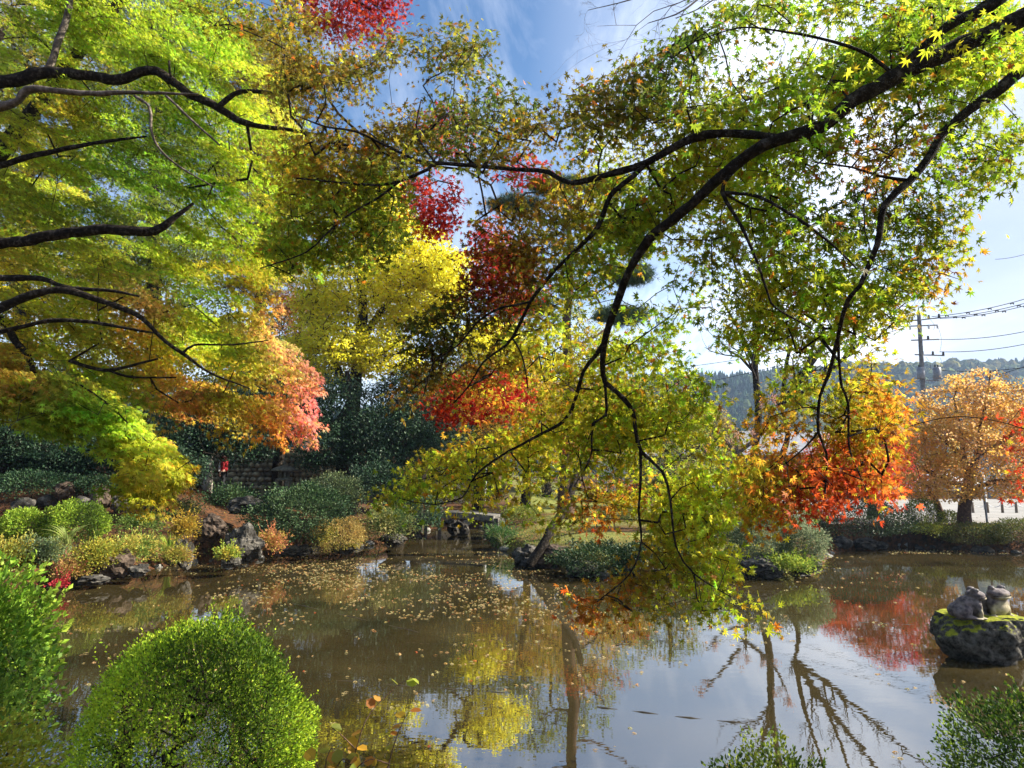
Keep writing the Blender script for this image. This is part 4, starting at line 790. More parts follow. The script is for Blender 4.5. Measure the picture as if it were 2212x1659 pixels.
for k, (px, d, bl, cols, lab) in enumerate((
    (60, 24, [(60, 120, 24, 190, 160), (40, 380, 24, 170, 140), (120, 580, 24, 150, 110)], [(.34, .36, .03), (.2, .26, .03), (.5, .38, .04)], 'big yellow green tree filling the gaps of the left maple at the frame edge'),
    (330, 26, [(330, 60, 26, 180, 120), (340, 300, 26, 170, 140), (330, 520, 26, 150, 110)], [(.24, .32, .03), (.36, .38, .03), (.14, .2, .03)], 'big green tree behind the middle of the left maple'),
    (560, 30, [(560, 160, 30, 110, 120), (580, 380, 30, 120, 130), (560, 560, 30, 100, 90)], [(.42, .36, .04), (.24, .26, .03), (.4, .24, .04)], 'big golden green tree behind the right side of the left maple'))):
    tree('broadleaf_tree', lab, 'tree', [trunk_at(px, d, bl[0][1] + 60, .4, 0, seed=190 + k)], bl, 1300, 26, .13, cols, T5, seed=190 + k, group='trees on the slope behind', spread=.55, flat=.4, r0=.012, hollow=.1)
# ------------------------------------------------------------------ shrubs of the far and left banks
LSH = [(.06, .10, .014), (.17, .26, .022), (.30, .42, .04)]
GB = 'clipped and loose shrubs on the left bank'
for i, (nm, lab, px, py, d, rx, rz, n, s, cols, kw) in enumerate((
    ('evergreen_bush', 'dark bush on the terrace above the wall stones at far left', 70, 1045, 17.8, 90, 26, 2400, .055, [(.02, .05, .02), (.04, .08, .03)], dict(lump=.3, m='thick')),
    ('evergreen_bush', 'low dark bush on the terrace behind the brown boulder', 230, 1050, 18, 70, 22, 2000, .055, [(.02, .05, .02), (.05, .09, .03)], dict(lump=.3, m='thick')),
    ('evergreen_bush', 'tall dark hedge far behind the pale shining evergreen', 820, 1000, 29, 130, 70, 3600, .10, [(.02, .045, .02), (.04, .08, .03)], dict(lump=.2, m='thick', depth=.4)),
    ('azalea_bush', 'clipped round lime azalea at the left frame edge above the low shrubs', 48, 1140, 14.6, 46, 40, 2600, .045, LSH, {}),
    ('azalea_bush', 'larger clipped dome azalea right of the round one on the left bank', 165, 1132, 14.8, 62, 48, 3800, .045, LSH, {}),
    ('low_shrub', 'loose silvery green shrub below the clipped dome at far left', 95, 1195, 13.8, 55, 38, 2400, .04, [(.12, .17, .08), (.2, .26, .12), (.3, .32, .08)], dict(lump=.2)),
    ('low_shrub', 'yellow green shrub at the left frame edge beside the silvery one', 20, 1205, 13.4, 50, 40, 2000, .045, [(.2, .24, .04), (.4, .34, .05)], dict(lump=.2)),
    ('low_shrub', 'orange and pink shrub at the waterline below the clipped dome', 150, 1232, 13.4, 36, 22, 1400, .04, [(.42, .24, .08), (.35, .32, .06), (.45, .16, .10)], dict(lump=.25)),
    ('low_shrub', 'small magenta red shrub hanging at the left waterline', 128, 1262, 12.7, 16, 8, 220, .04, [(.5, .05, .06), (.4, .03, .04)], dict(lump=.2)),
    ('low_shrub', 'yellow leaved shrub spilling over the brown boulder', 215, 1200, 13.8, 46, 36, 2200, .04, [(.24, .26, .03), (.42, .34, .04), (.3, .34, .05)], dict(lump=.22)),
    ('low_shrub', 'pale yellow trailing plants between brown boulder and tall grass', 290, 1185, 14.6, 55, 30, 2200, .045, [(.36, .36, .06), (.5, .4, .08), (.2, .28, .05)], dict(lump=.3)),
    ('low_shrub', 'amber leaved small shrub above the split grey rock', 398, 1140, 15.3, 30, 30, 900, .045, [(.45, .28, .03), (.35, .25, .03)], dict(lump=.25)),
    ('low_shrub', 'golden brown ferny plants at the foot of the tall grass', 385, 1200, 14.6, 32, 20, 900, .04, [(.4, .27, .06), (.3, .28, .04)], dict(lump=.3)),
    ('low_shrub', 'green plants in the shade behind the tall grass', 300, 1130, 16, 60, 22, 900, .05, [(.06, .12, .02), (.12, .18, .03)], dict(lump=.3)),
    ('low_shrub', 'small gold plant on the little rock in the water', 492, 1195, 14.8, 26, 13, 420, .05, [(.5, .4, .05), (.3, .36, .05)], dict(lump=.2)),
    ('low_shrub', 'salmon orange shrub right of the big grey boulder', 585, 1170, 16.3, 34, 26, 1100, .045, [(.5, .25, .1), (.42, .32, .06), (.5, .18, .08)], dict(lump=.3)),
    ('evergreen_bush', 'large dark green glossy bush behind the salmon shrub', 650, 1112, 18, 100, 68, 6000, .06, [(.025, .055, .02), (.045, .09, .03), (.08, .13, .05)], dict(lump=.22, m='thick')),
    ('evergreen_bush', 'olive grey upper bush left of the furrowed trunk foot', 720, 1065, 19.5, 60, 40, 2600, .06, [(.06, .09, .04), (.12, .15, .06)], dict(lump=.25, m='thick')),
    ('azalea_bush', 'golden tan sunlit bush at the waterline right of the dark bush', 735, 1158, 17.6, 56, 36, 2800, .04, [(.4, .27, .07), (.5, .36, .12), (.35, .3, .05)], dict(lump=.2)),
    ('low_shrub', 'cream and green variegated bush left of the stone bridge', 840, 1130, 18.8, 58, 40, 2400, .055, [(.12, .2, .05), (.35, .38, .1), (.45, .42, .14)], dict(lump=.3)),
    ('evergreen_bush', 'dark bush at the left end of the stone bridge', 905, 1105, 21, 50, 40, 1800, .06, [(.03, .07, .03), (.08, .13, .05)], dict(lump=.25, m='thick')),
    ('evergreen_bush', 'dark glossy hedge bush above the variegated bush', 830, 1045, 21, 90, 40, 3600, .07, [(.02, .045, .02), (.035, .07, .035)], dict(lump=.2, m='thick')),
    ('low_shrub', 'ivy green bush in front of the person in red', 500, 1075, 20.5, 60, 26, 1800, .06, [(.03, .07, .025), (.07, .12, .04)], dict(lump=.25, m='thick')),
    ('low_shrub', 'shade plants on the dark rock terrace left of the person', 380, 1110, 18.2, 60, 26, 1300, .05, [(.04, .08, .02), (.08, .1, .03)], dict(lump=.3)),
    ('evergreen_bush', 'black green bush on the terrace under the left maple', 190, 1000, 20, 100, 40, 3200, .06, [(.02, .05, .025), (.03, .07, .035)], dict(lump=.3, m='thick')),
    # island and beyond
    ('evergreen_bush', 'dark low bush on the island bank right of the leaning trunk', 1290, 1205, 15, 90, 32, 3600, .05, [(.02, .045, .015), (.04, .08, .025), (.12, .14, .04)], dict(lump=.3, m='thick')),
    ('evergreen_bush', 'dark low bush on the island bank behind the hanging orange tips', 1440, 1200, 14.9, 90, 36, 3600, .05, [(.02, .045, .015), (.05, .09, .03)], dict(lump=.3, m='thick')),
    ('azalea_bush', 'grey green small round azalea at the left of the island point', 1575, 1140, 17, 34, 26, 1500, .04, [(.08, .11, .05), (.16, .2, .09)], {}),
    ('azalea_bush', 'grey green azalea mass at the middle of the island point', 1645, 1170, 15.4, 62, 48, 4200, .04, [(.05, .08, .03), (.12, .16, .07), (.22, .26, .14)], dict(lump=.2)),
    ('azalea_bush', 'silvery sunlit azalea at the right tip of the island', 1732, 1172, 15.2, 50, 46, 3600, .04, [(.08, .11, .05), (.2, .24, .12), (.32, .36, .2)], dict(lump=.2)),
    ('azalea_bush', 'bright green clipped azalea topping the island behind the silvery ones', 1726, 1112, 17.5, 40, 24, 1700, .045, [(.08, .13, .02), (.2, .28, .04)], {}),
    ('azalea_bush', 'dark clipped azalea left of the bright one on the island', 1650, 1118, 17.6, 40, 22, 1500, .045, [(.04, .07, .02), (.12, .16, .04)], {}),
    ('low_shrub', 'yellow green grassy plants low on the island tip', 1700, 1215, 14.7, 55, 20, 1300, .05, [(.18, .26, .03), (.36, .42, .05)], dict(lump=.3)),
    ('evergreen_bush', 'long dark bush on the far shore behind the island tip', 1850, 1125, 20.2, 105, 46, 4600, .055, [(.03, .05, .018), (.06, .09, .03)], dict(lump=.15, m='thick')),
    ('azalea_bush', 'round dark hedge with a lit yellow right edge before the car park', 1992, 1110, 20.5, 32, 32, 1600, .045, [(.05, .06, .02), (.12, .14, .02), (.3, .34, .03)], {}),
    ('azalea_bush', 'small clipped green bush left of the forked trunk', 2050, 1120, 21.6, 22, 15, 800, .045, [(.1, .14, .02), (.25, .3, .04)], {}),
    ('azalea_bush', 'dark clipped hedge mass on the right shore, left part', 2110, 1158, 19.6, 70, 28, 3200, .045, [(.03, .05, .012), (.07, .09, .02), (.16, .15, .03)], dict(depth=.7)),
    ('azalea_bush', 'dark clipped hedge mass on the right shore at the frame edge', 2215, 1160, 19.2, 80, 34, 3600, .045, [(.03, .05, .012), (.06, .08, .02), (.12, .13, .03)], dict(depth=.7)),
    ('low_shrub', 'yellow green sunlit plants by the leaf covered shore at right', 2010, 1142, 20, 45, 14, 1000, .05, [(.2, .22, .03), (.4, .4, .05)], dict(lump=.3)),
    ('low_shrub', 'green grassy bush beneath the stone bridge at its right end', 1085, 1155, 20, 38, 24, 1200, .05, [(.05, .12, .03), (.12, .2, .05)], dict(lump=.3)),
    ('azalea_bush', 'clipped yellow green azalea on the island lawn behind the leaning trunk', 1130, 1110, 22, 40, 18, 1100, .05, [(.14, .18, .03), (.3, .32, .05)], {}),
    ('azalea_bush', 'round olive azalea on the lawn in the middle of the island', 1330, 1110, 20, 42, 22, 1300, .05, [(.08, .1, .03), (.2, .22, .05)], {}),
    ('azalea_bush', 'low dark azalea behind the lawn left of the island point', 1480, 1105, 20, 50, 24, 1500, .05, [(.05, .08, .03), (.14, .16, .05)], {}),
)):
    kw = dict(kw)
    if nm == 'low_shrub': kw.setdefault('hollow', .45); kw['lump'] = kw.get('lump', .1) * 1.5; kw['sprigs'] = 10; kw['shoot'] = .18
    if kw.get('m') == 'thick': kw['m'] = M['thick']
    bush_px(nm, lab, 'bush' if 'bush' in nm else 'shrub', px, py, d, rx, rz, int(n * 2.3), s * 1.1, cols, seed=300 + i, group=GB if px < 620 else None, cut=-.75, **kw)

# planting and fallen leaves that nobody could count
def ground_cover():
    rng = np.random.default_rng(808); P2 = np.array(POND[:30]); seg = rng.integers(0, 28, 60000); f = rng.uniform(0, 1, (60000, 1)); p = P2[seg] * (1 - f) + P2[seg + 1] * f
    ln = np.linalg.norm(P2[seg + 1] - P2[seg], axis=1); keep = rng.uniform(size=60000) < ln / ln.max(); p = p[keep]; off = rng.normal(0, 1, p.shape); p = p + nrm(off) * rng.uniform(.05, 1.5, (len(p), 1))
    out = ~in_poly(p[:, 0], p[:, 1], POND); p = p[out]; z = height(p[:, 0], p[:, 1]); q3 = np.stack([p[:, 0], p[:, 1], 0 * z], -1); cl = vnoise(q3, 1.6, 31) + .6 * vnoise(q3, 4.5, 32); ok = cl > -.25; p, z, q3, cl = p[ok], z[ok], q3[ok], cl[ok]
    n = len(p); h_ = rng.uniform(0, 1, n) ** 1.3 * np.clip(cl + .35, .05, 1.2) * .34; C = np.stack([p[:, 0], p[:, 1], z + h_ + .01], -1)
    pal = np.array([(.05, .10, .02), (.14, .20, .03), (.30, .34, .04), (.10, .14, .03), (.42, .34, .05), (.42, .2, .05), (.06, .11, .03), (.22, .28, .05)]); ci = np.clip(((vnoise(q3, 1.1, 33) + 1) * 4 + rng.normal(0, .8, n)).astype(int), 0, 7)
    leaves('ground_cover', C, nrm(rng.normal(0, .6, (n, 3)) + np.array([0, 0, 1])), nrm(rng.normal(size=(n, 3)) + np.array([0, 0, .3])), rng.uniform(.03, .065, n), vary(pal[ci], rng), TO, None, M['azalea'], rng)
    tagit(bpy.data.objects['ground_cover'], 'mixed low plants along the pond bank', 'ground cover', kind='stuff')
    n = 22000; x = rng.uniform(-16, 12, n); y = rng.uniform(12, 28, n); ok = ~in_poly(x, y, POND) & (vnoise(np.stack([x, y, 0 * x], -1), .9, 41) > -.5); x, y = x[ok], y[ok]; n = len(x); z = height(x, y)
    cc = np.array([(.34, .10, .04), (.42, .22, .07), (.28, .14, .06), (.5, .34, .1)])[rng.integers(0, 4, n)]; a = rng.uniform(0, 6.28, n)
    leaves('fallen_leaves', np.stack([x, y, z + .012], -1), nrm(rng.normal(0, .3, (n, 3)) + np.array([0, 0, 1])), np.stack([np.cos(a), np.sin(a), 0 * a], -1), rng.uniform(.03, .06, n), vary(cc, rng), T5, None, M['leaf'], rng)
    tagit(bpy.data.objects['fallen_leaves'], 'rusty fallen leaves on the garden ground', 'fallen leaves', kind='stuff')
    P3 = np.array(far_px, float); k = 0
    for i in range(0, 29):
        a, b_ = P3[i], P3[i + 1]; m_ = max(1, int(np.hypot(*(b_ - a)) / 30))
        for j in range(m_):
            q = a + (b_ - a) * (j + rng.uniform(.2, .8)) / m_; w = G(q[0], q[1]); r_ = rng.uniform(.07, .2); pale = rng.uniform() < .4
            rock('shore_stone', 'small rough stone in the row edging the far shore', (w[0], w[1] + .03, rng.uniform(-.02, .05)), (r_ * 1.3, r_, r_ * .75), seed=900 + k, m='rock' if not pale else 'palerock', sub=2, group='stones edging the far shore', rot=rng.uniform(0, 6), cat='stone'); k += 1
M['palerock'] = noisy('pale_rock', (.12, .115, .10), (.42, .40, .36), 7, .9, .15, .7, 8, (.25, .24, .21), .03)
ground_cover()
# grass clumps
def grass(label, base, n, h_, spread, cols, seed, arch=.5, name='grass_clump', w=.012):
    rng = np.random.default_rng(seed); V, Fs, C = [], [], []
    for k in range(n):
        a = rng.uniform(0, 6.283); L_ = h_ * rng.uniform(.6, 1.1); out = np.array([math.cos(a), math.sin(a), 0]); sd_ = np.array([-math.sin(a), math.cos(a), 0]) * w * rng.uniform(.6, 1.2)
        b = np.array(base) + out * rng.uniform(0, .07); q = 6; i0 = len(V); ar = rng.uniform(.3, 1.1) * arch
        for j in range(q + 1):
            f = j / q; p = b + out * spread * f * f * ar * 2 + np.array([0, 0, L_ * (f - ar * .55 * f ** 3)]); ww = sd_ * (1 - f ** 2 * .95); V += [p + ww, p - ww]
        for j in range(q): Fs.append((i0 + 2 * j, i0 + 2 * j + 1, i0 + 2 * j + 3, i0 + 2 * j + 2))
        C += [np.array(cols[rng.integers(len(cols))]) * rng.uniform(.7, 1.2)] * (2 * q + 2)
    me = npmesh(name, np.array(V), np.array(Fs), np.array(C)); o = link(name, me, None, M['azalea']); return tagit(o, label, 'grass')
grass('tall arching green sedge clump on the left shore between the shrubs', G(345, 1232) + np.array([0, .35, .2]), 90, .85, .5, [(.25, .38, .04), (.4, .42, .06), (.16, .26, .03)], 1, .6)
grass('dry brown sedge blades hanging at the foot of the green clump', G(352, 1228) + np.array([0, .3, .15]), 60, .4, .45, [(.3, .2, .08), (.4, .28, .1)], 2, 1.0)
grass('pale straw coloured blades fanning out at the island left tip', G(1085, 1190) + np.array([0, .2, .1]), 70, .7, .7, [(.5, .42, .25), (.35, .4, .12), (.6, .5, .34)], 3, .8)
grass('broad bamboo grass leaves before the clipped dome azalea', P(145, 1175, 13.6), 24, .5, .4, [(.3, .38, .1), (.4, .45, .14)], 4, .8, w=.02)
grass('bright green grass tuft low on the island tip', P(1765, 1225, 14.6) - np.array([.3, 0, .1]), 80, .35, .35, [(.2, .34, .04), (.34, .44, .06)], 5, .9)

# ------------------------------------------------------------------ rocks
M['moss'] = None
mm, t, b = mat('mossy_rock', .95, .15); L = t.links.new
tcn = t.nodes.new('ShaderNodeTexCoord'); geo = t.nodes.new('ShaderNodeNewGeometry'); sp = t.nodes.new('ShaderNodeSeparateXYZ'); L(geo.outputs['Normal'], sp.inputs[0])
n_ = t.nodes.new('ShaderNodeTexNoise'); n_.inputs['Scale'].default_value = 4; n_.inputs['Detail'].default_value = 9; L(tcn.outputs['Object'], n_.inputs['Vector'])
n4 = t.nodes.new('ShaderNodeTexNoise'); n4.inputs['Scale'].default_value = 14; n4.inputs['Detail'].default_value = 9; n4.inputs['Roughness'].default_value = .7; L(tcn.outputs['Object'], n4.inputs['Vector'])
r1 = t.nodes.new('ShaderNodeValToRGB'); e = r1.color_ramp.elements; e[0].position = .38; e[0].color = (.016, .014, .011, 1); e[1].position = .68; e[1].color = (.20, .185, .16, 1); L(n4.outputs[0], r1.inputs[0])
r2 = t.nodes.new('ShaderNodeValToRGB'); e = r2.color_ramp.elements; e[0].position = .35; e[0].color = (.10, .13, .012, 1); e[1].position = .65; e[1].color = (.38, .38, .03, 1); L(n4.outputs[0], r2.inputs[0])
mk = t.nodes.new('ShaderNodeMath'); mk.operation = 'MULTIPLY_ADD'; mk.inputs[1].default_value = 1.2; L(n4.outputs[0], mk.inputs[0]); L(sp.outputs[2], mk.inputs[2])
rr_ = t.nodes.new('ShaderNodeValToRGB'); e = rr_.color_ramp.elements; e[0].position = .84; e[1].position = 1.06
mk2 = t.nodes.new('ShaderNodeMath'); mk2.operation = 'MULTIPLY'; mk2.inputs[1].default_value = .75; L(mk.outputs[0], mk2.inputs[0]); L(mk2.outputs[0], rr_.inputs[0])
mx = t.nodes.new('ShaderNodeMix'); mx.data_type = 'RGBA'; L(rr_.outputs[0], mx.inputs[0]); L(r1.outputs[0], mx.inputs[6]); L(r2.outputs[0], mx.inputs[7]); L(mx.outputs[2], b.inputs['Base Color'])
bp = t.nodes.new('ShaderNodeBump'); bp.inputs['Strength'].default_value = 1; bp.inputs['Distance'].default_value = .03; L(n4.outputs[0], bp.inputs['Height']); L(bp.outputs[0], b.inputs['Normal'])
M['moss'] = mm
rocks = [
 ('brown sloping boulder at the left waterline below the yellow shrub', 240, 1218, 14, 42, 34, 'brownrock'), ('flat pale stone at the water left of the brown boulder', 205, 1252, 13.4, 30, 10, 'rock'),
 ('pale stone at the water right of the brown boulder', 300, 1232, 14, 24, 13, 'rock'), ('upright split grey rock right of the tall grass', 396, 1195, 15, 18, 32, 'rock'),
 ('small pale stone at the foot of the tall grass', 372, 1212, 14.9, 14, 10, 'rock'), ('big pointed grey boulder standing at the left shore', 525, 1180, 15.9, 36, 38, 'rock'),
 ('little flat rock in the water before the pointed boulder', 500, 1214, 14.9, 24, 11, 'rock'), ('dark mossy rock in the shade left of the pointed boulder', 455, 1140, 17, 34, 26, 'brownrock'),
 ('large square dark rock on the terrace below the person', 530, 1092, 18.5, 36, 18, 'rock'), ('brown boulder in the terrace wall under the left maple', 215, 1080, 17, 26, 26, 'brownrock'),
 ('ochre stone at the top of the terrace wall at left', 140, 1060, 17.4, 20, 18, 'brownrock'), ('grey stone low in the terrace wall at far left', 50, 1095, 17, 26, 20, 'rock'), ('dark stone in the terrace wall left of the brown boulder', 100, 1085, 17.4, 20, 16, 'rock'),
 ('dark stone in the terrace wall right of the brown boulder', 265, 1090, 17.2, 24, 20, 'rock'), ('long stone in the terrace wall above the tall grass', 330, 1085, 17.4, 30, 18, 'brownrock'), ('small stone before the clipped dome in the shade', 175, 1082, 16.4, 14, 10, 'rock'),
 ('grey rock under the golden tan bush', 745, 1182, 17.9, 34, 12, 'rock'), ('white edged stone left of the golden tan bush', 640, 1190, 17.6, 40, 11, 'rock'), ('grey stone under the variegated bush', 850, 1165, 19.4, 34, 12, 'rock'),
 ('dark abutment rock under the left end of the bridge', 990, 1145, 24.4, 22, 22, 'rock'), ('pale rock under the right end of the bridge', 1060, 1145, 23.6, 16, 12, 'rock'),
 ('dark rock at the foot of the leaning trunk', 1140, 1205, 16.8, 40, 24, 'rock'), ('reddish rock at the island left tip', 1195, 1200, 16.2, 40, 24, 'brownrock'), ('dark shore rock below the low island bush', 1260, 1232, 15, 40, 16, 'rock'), ('dark shore rock in the middle of the island bank', 1380, 1238, 14.8, 46, 16, 'rock'),
 ('dark shore rock right of the hanging orange tips', 1500, 1236, 14.7, 40, 16, 'rock'), ('dark overhanging rock at the island point', 1640, 1225, 14.8, 44, 22, 'rock'), ('dark rock under the island right tip', 1745, 1222, 15, 30, 18, 'rock'),
 ('flat grey rock on the island lawn', 1530, 1165, 17, 26, 10, 'rock'), ('grey shore rock behind the island tip, left', 1815, 1172, 19.6, 24, 14, 'rock'), ('grey shore rock behind the island tip, middle', 1870, 1174, 19.8, 26, 12, 'rock'), ('white crusted stone behind the island tip, right', 1905, 1178, 20, 12, 7, 'rock')]
for i, (lab, px, py, d, rx, rz, m_) in enumerate(rocks):
    rock_px('rock', lab, px, py, d, rx, rz, seed=i + 3, m=m_, rot=i * 1.3, sub=3 if rx < 30 else 4, group='shore and garden rocks')


# frog rock in the pond with its two stone frogs
def frog_rock():
    bm = bmesh.new(); bmesh.ops.create_icosphere(bm, subdivisions=6, radius=1)
    for v in bm.verts:
        p = v.co.copy(); off = Vector((3.3, 1.2, .4)); k = 1 + .22 * mnoise.fractal(p * 1.2 + off, .8, 2.1, 4) + .05 * mnoise.fractal(p * 5 + off, .8, 2.1, 4) - .05 * abs(mnoise.noise(p * 4))
        q = p * k; z = q.z; w = 1.0 if z > 0 else 1 + .28 * z                    # undercut below
        top = .52 + .10 * q.x * 0 - .10 * max(0, q.x - .5) + .03 * mnoise.noise(p * 3)
        z = min(z, top + .12 * (z - top))
        v.co = Vector((q.x * .54 * w, q.y * .42 * w, z * .49 + .24))
    me = bpy.data.meshes.new('rock'); bm.to_mesh(me); bm.free(); me.materials.append(M['moss'])
    for p_ in me.polygons: p_.use_smooth = True
    o = bpy.data.objects.new('rock', me); COL.objects.link(o); o.location = (5.68, 8.5, .0)
    tagit(o, 'big black and grey boulder with a mossy flat top standing in the water', 'rock', 'shore and garden rocks')
frog_rock()
fm, t, b = mat('frog_stone', .75, .3); L = t.links.new
tcn = t.nodes.new('ShaderNodeTexCoord'); n_ = t.nodes.new('ShaderNodeTexNoise'); n_.inputs['Scale'].default_value = 26; n_.inputs['Detail'].default_value = 6; L(tcn.outputs['Object'], n_.inputs['Vector'])
r1 = t.nodes.new('ShaderNodeValToRGB'); e = r1.color_ramp.elements; e[0].position = .35; e[0].color = (.05, .04, .045, 1); e[1].position = .65; e[1].color = (.20, .165, .16, 1); L(n_.outputs[0], r1.inputs[0])
r2 = t.nodes.new('ShaderNodeValToRGB'); e = r2.color_ramp.elements; e[0].position = .3; e[0].color = (.22, .18, .10, 1); e[1].position = .7; e[1].color = (.46, .40, .27, 1); L(n_.outputs[0], r2.inputs[0])
sp = t.nodes.new('ShaderNodeSeparateXYZ'); L(tcn.outputs['Object'], sp.inputs[0])
m1 = t.nodes.new('ShaderNodeMath'); m1.operation = 'MULTIPLY_ADD'; L(sp.outputs[2], m1.inputs[0]); m1.inputs[1].default_value = -.55; L(sp.outputs[0], m1.inputs[2])
m2 = t.nodes.new('ShaderNodeMapRange'); m2.inputs[1].default_value = .035; m2.inputs[2].default_value = .06; L(m1.outputs[0], m2.inputs[0])
mx = t.nodes.new('ShaderNodeMix'); mx.data_type = 'RGBA'; L(m2.outputs[0], mx.inputs[0]); L(r1.outputs[0], mx.inputs[6]); L(r2.outputs[0], mx.inputs[7]); L(mx.outputs[2], b.inputs['Base Color'])
bp = t.nodes.new('ShaderNodeBump'); bp.inputs['Strength'].default_value = .6; bp.inputs['Distance'].default_value = .006; L(n_.outputs[0], bp.inputs['Height']); L(bp.outputs[0], b.inputs['Normal'])
eye_m = noisy('frog_eye_stone', (.10, .09, .09), (.25, .22, .2), 30, .5, .4, .2)
def lumps(name, ells, voxel, m, parent=None, loc=None, rz=0, it=4):
    bm = bmesh.new()
    for c, r, ry in ells:
        mt_ = Matrix.Translation(c) @ Matrix.Rotation(ry, 4, 'Y') @ Matrix.Diagonal((*r, 1)); bmesh.ops.create_icosphere(bm, subdivisions=3, radius=1, matrix=mt_)
    me = bpy.data.meshes.new(name); bm.to_mesh(me); bm.free(); me.materials.append(m)
    o = bpy.data.objects.new(name, me); COL.objects.link(o)
    r_ = o.modifiers.new('remesh', 'REMESH'); r_.mode = 'VOXEL'; r_.voxel_size = voxel; r_.use_smooth_shade = True
    s_ = o.modifiers.new('smooth', 'SMOOTH'); s_.iterations = it; s_.factor = .5
    if parent: o.parent = parent
    if loc is not None: o.location = loc
    o.rotation_euler = (0, 0, rz); return o
def frog(label, loc, rz, s=1.0, fat=1.0):
    E = [((-.06, 0, .075), (.105, .105, .075), -.3), ((.0, 0, .12), (.115, .10 * fat, .085), -.55), ((.06, 0, .13), (.075, .095 * fat, .105), 0), ((.075, 0, .085), (.065, .09 * fat, .08), 0),
         ((.085, 0, .222), (.085, .088 * fat, .042), .05), ((.10, 0, .196), (.08, .085 * fat, .028), .08),
         ((.065, .056, .262), (.034, .029, .030), 0), ((.065, -.056, .262), (.034, .029, .030), 0)]
    for sg in (-1, 1):
        E += [((-.05, sg * .095, .06), (.085, .042, .058), -.35), ((-.01, sg * .115, .022), (.075, .03, .02), 0), ((.06, sg * .125, .012), (.05, .026, .011), 0),
              ((.085, sg * .082, .115), (.032, .028, .045), .2), ((.095, sg * .092, .06), (.024, .022, .05), -.1), ((.11, sg * .095, .014), (.042, .026, .012), 0)]
    root = thing('frog_statue', label, 'statue', loc, 'pair of stone frogs'); root.rotation_euler = (0, 0, rz); root.scale = (s, s, s)
    b_ = lumps('body', E, .0065, fm, root, (0, 0, 0)); 
    for sg in (-1, 1): lumps('eye', [((.085, sg * .068, .268), (.018, .014, .017), 0)], .003, eye_m, root, (0, 0, 0), it=1)
    mb = MB(); a = np.linspace(-1.25, 1.25, 19); mb.tube(np.stack([.087 + .088 * np.cos(a), .09 * fat * np.sin(a), .205 + .004 * np.cos(2 * a)], -1), np.full(19, .0035), 6); o = mb.build('mouth', M['bark'], None, True); o.parent = root; o.matrix_parent_inverse = Matrix()
frog('left stone frog on the mossy boulder, side on, looking right', (5.40, 8.36, .49), math.radians(-18), 1.22)
frog('right stone frog on the mossy boulder, wide belly turned to the viewer', (5.77, 8.46, .495), math.radians(-75), 1.25, 1.25)
g_ = P(2120, 1415, 7.75)
bare = MB(); rngb = np.random.default_rng(4)
for k in range(5):
    p0 = np.array([5.95 + .05 * k, 7.72, .02]); bare.tube(np.array([p0, p0 + [-.03, -.02, .12], p0 + [.02 * k - .05, -.03, .2 + .02 * k], p0 + [.03 * k - .08, -.03, .3]]), [.004, .003, .002, .001], 4)
tagit(bare.build('dead_twig', M['palebark']), 'pale dead twig sticking up at the foot of the mossy boulder', 'twig')

# ------------------------------------------------------------------ foreground bushes and plants
BR = [(.07, .13, .012), (.20, .31, .02), (.42, .56, .03)]
bush('azalea_bush', 'big clipped azalea dome in the foreground at lower left', 'bush', (-1.44, 3.25, .90), (.53, .47, .62), 64000, .016, BR, seed=501, lump=.06, hollow=.86, bare=.35, stems=160, cut=-.75, sprigs=42, up=.5, shoot=.10, inner=.18)
bush('broadleaf_bush', 'bright green long leaved bush at the left edge behind the azalea dome', 'bush', (-3.72, 4.7, 1.0), (.66, .5, .62), 9000, .05, [(.13, .24, .02), (.22, .36, .03), (.34, .46, .05)], tmpl=TO, seed=502, lump=.14, hollow=.75, sprigs=30, shoot=.12, up=.5)
bush('broadleaf_bush', 'yellow green ferny bush in the bottom left corner', 'bush', (-2.75, 3.45, .68), (.55, .42, .38), 9000, .032, [(.22, .26, .02), (.42, .40, .04), (.34, .40, .04)], seed=503, lump=.2, hollow=.7, sprigs=14)
bush('broadleaf_bush', 'loose dark green sprigs between the bright bush and the dome', 'bush', (-3.1, 4.3, .78), (.34, .3, .36), 1500, .045, [(.08, .16, .02), (.2, .32, .04)], seed=504, lump=.3, hollow=.5, sprigs=10)
bush('azalea_bush', 'dark green azalea with bright tips in the bottom right corner', 'bush', (2.56, 3.3, .74), (.62, .40, .47), 24000, .021, [(.035, .075, .012), (.09, .16, .015), (.26, .36, .03)], seed=505, lump=.13, hollow=.8, sprigs=26, up=.5, bare=.3)
bush('azalea_bush', 'small azalea top with golden tips at the bottom edge, centre right', 'bush', (1.12, 3.1, .66), (.33, .3, .36), 8000, .021, [(.05, .09, .012), (.16, .22, .02), (.30, .36, .03)], seed=506, lump=.16, hollow=.8, sprigs=24, up=.5)
bush('low_shrub', 'wet green leaves under the azalea dome at the bottom edge', 'shrub', (-1.15, 3.0, .62), (.5, .25, .20), 2200, .035, [(.1, .18, .03), (.25, .34, .06)], seed=507, lump=.3, hollow=.5)
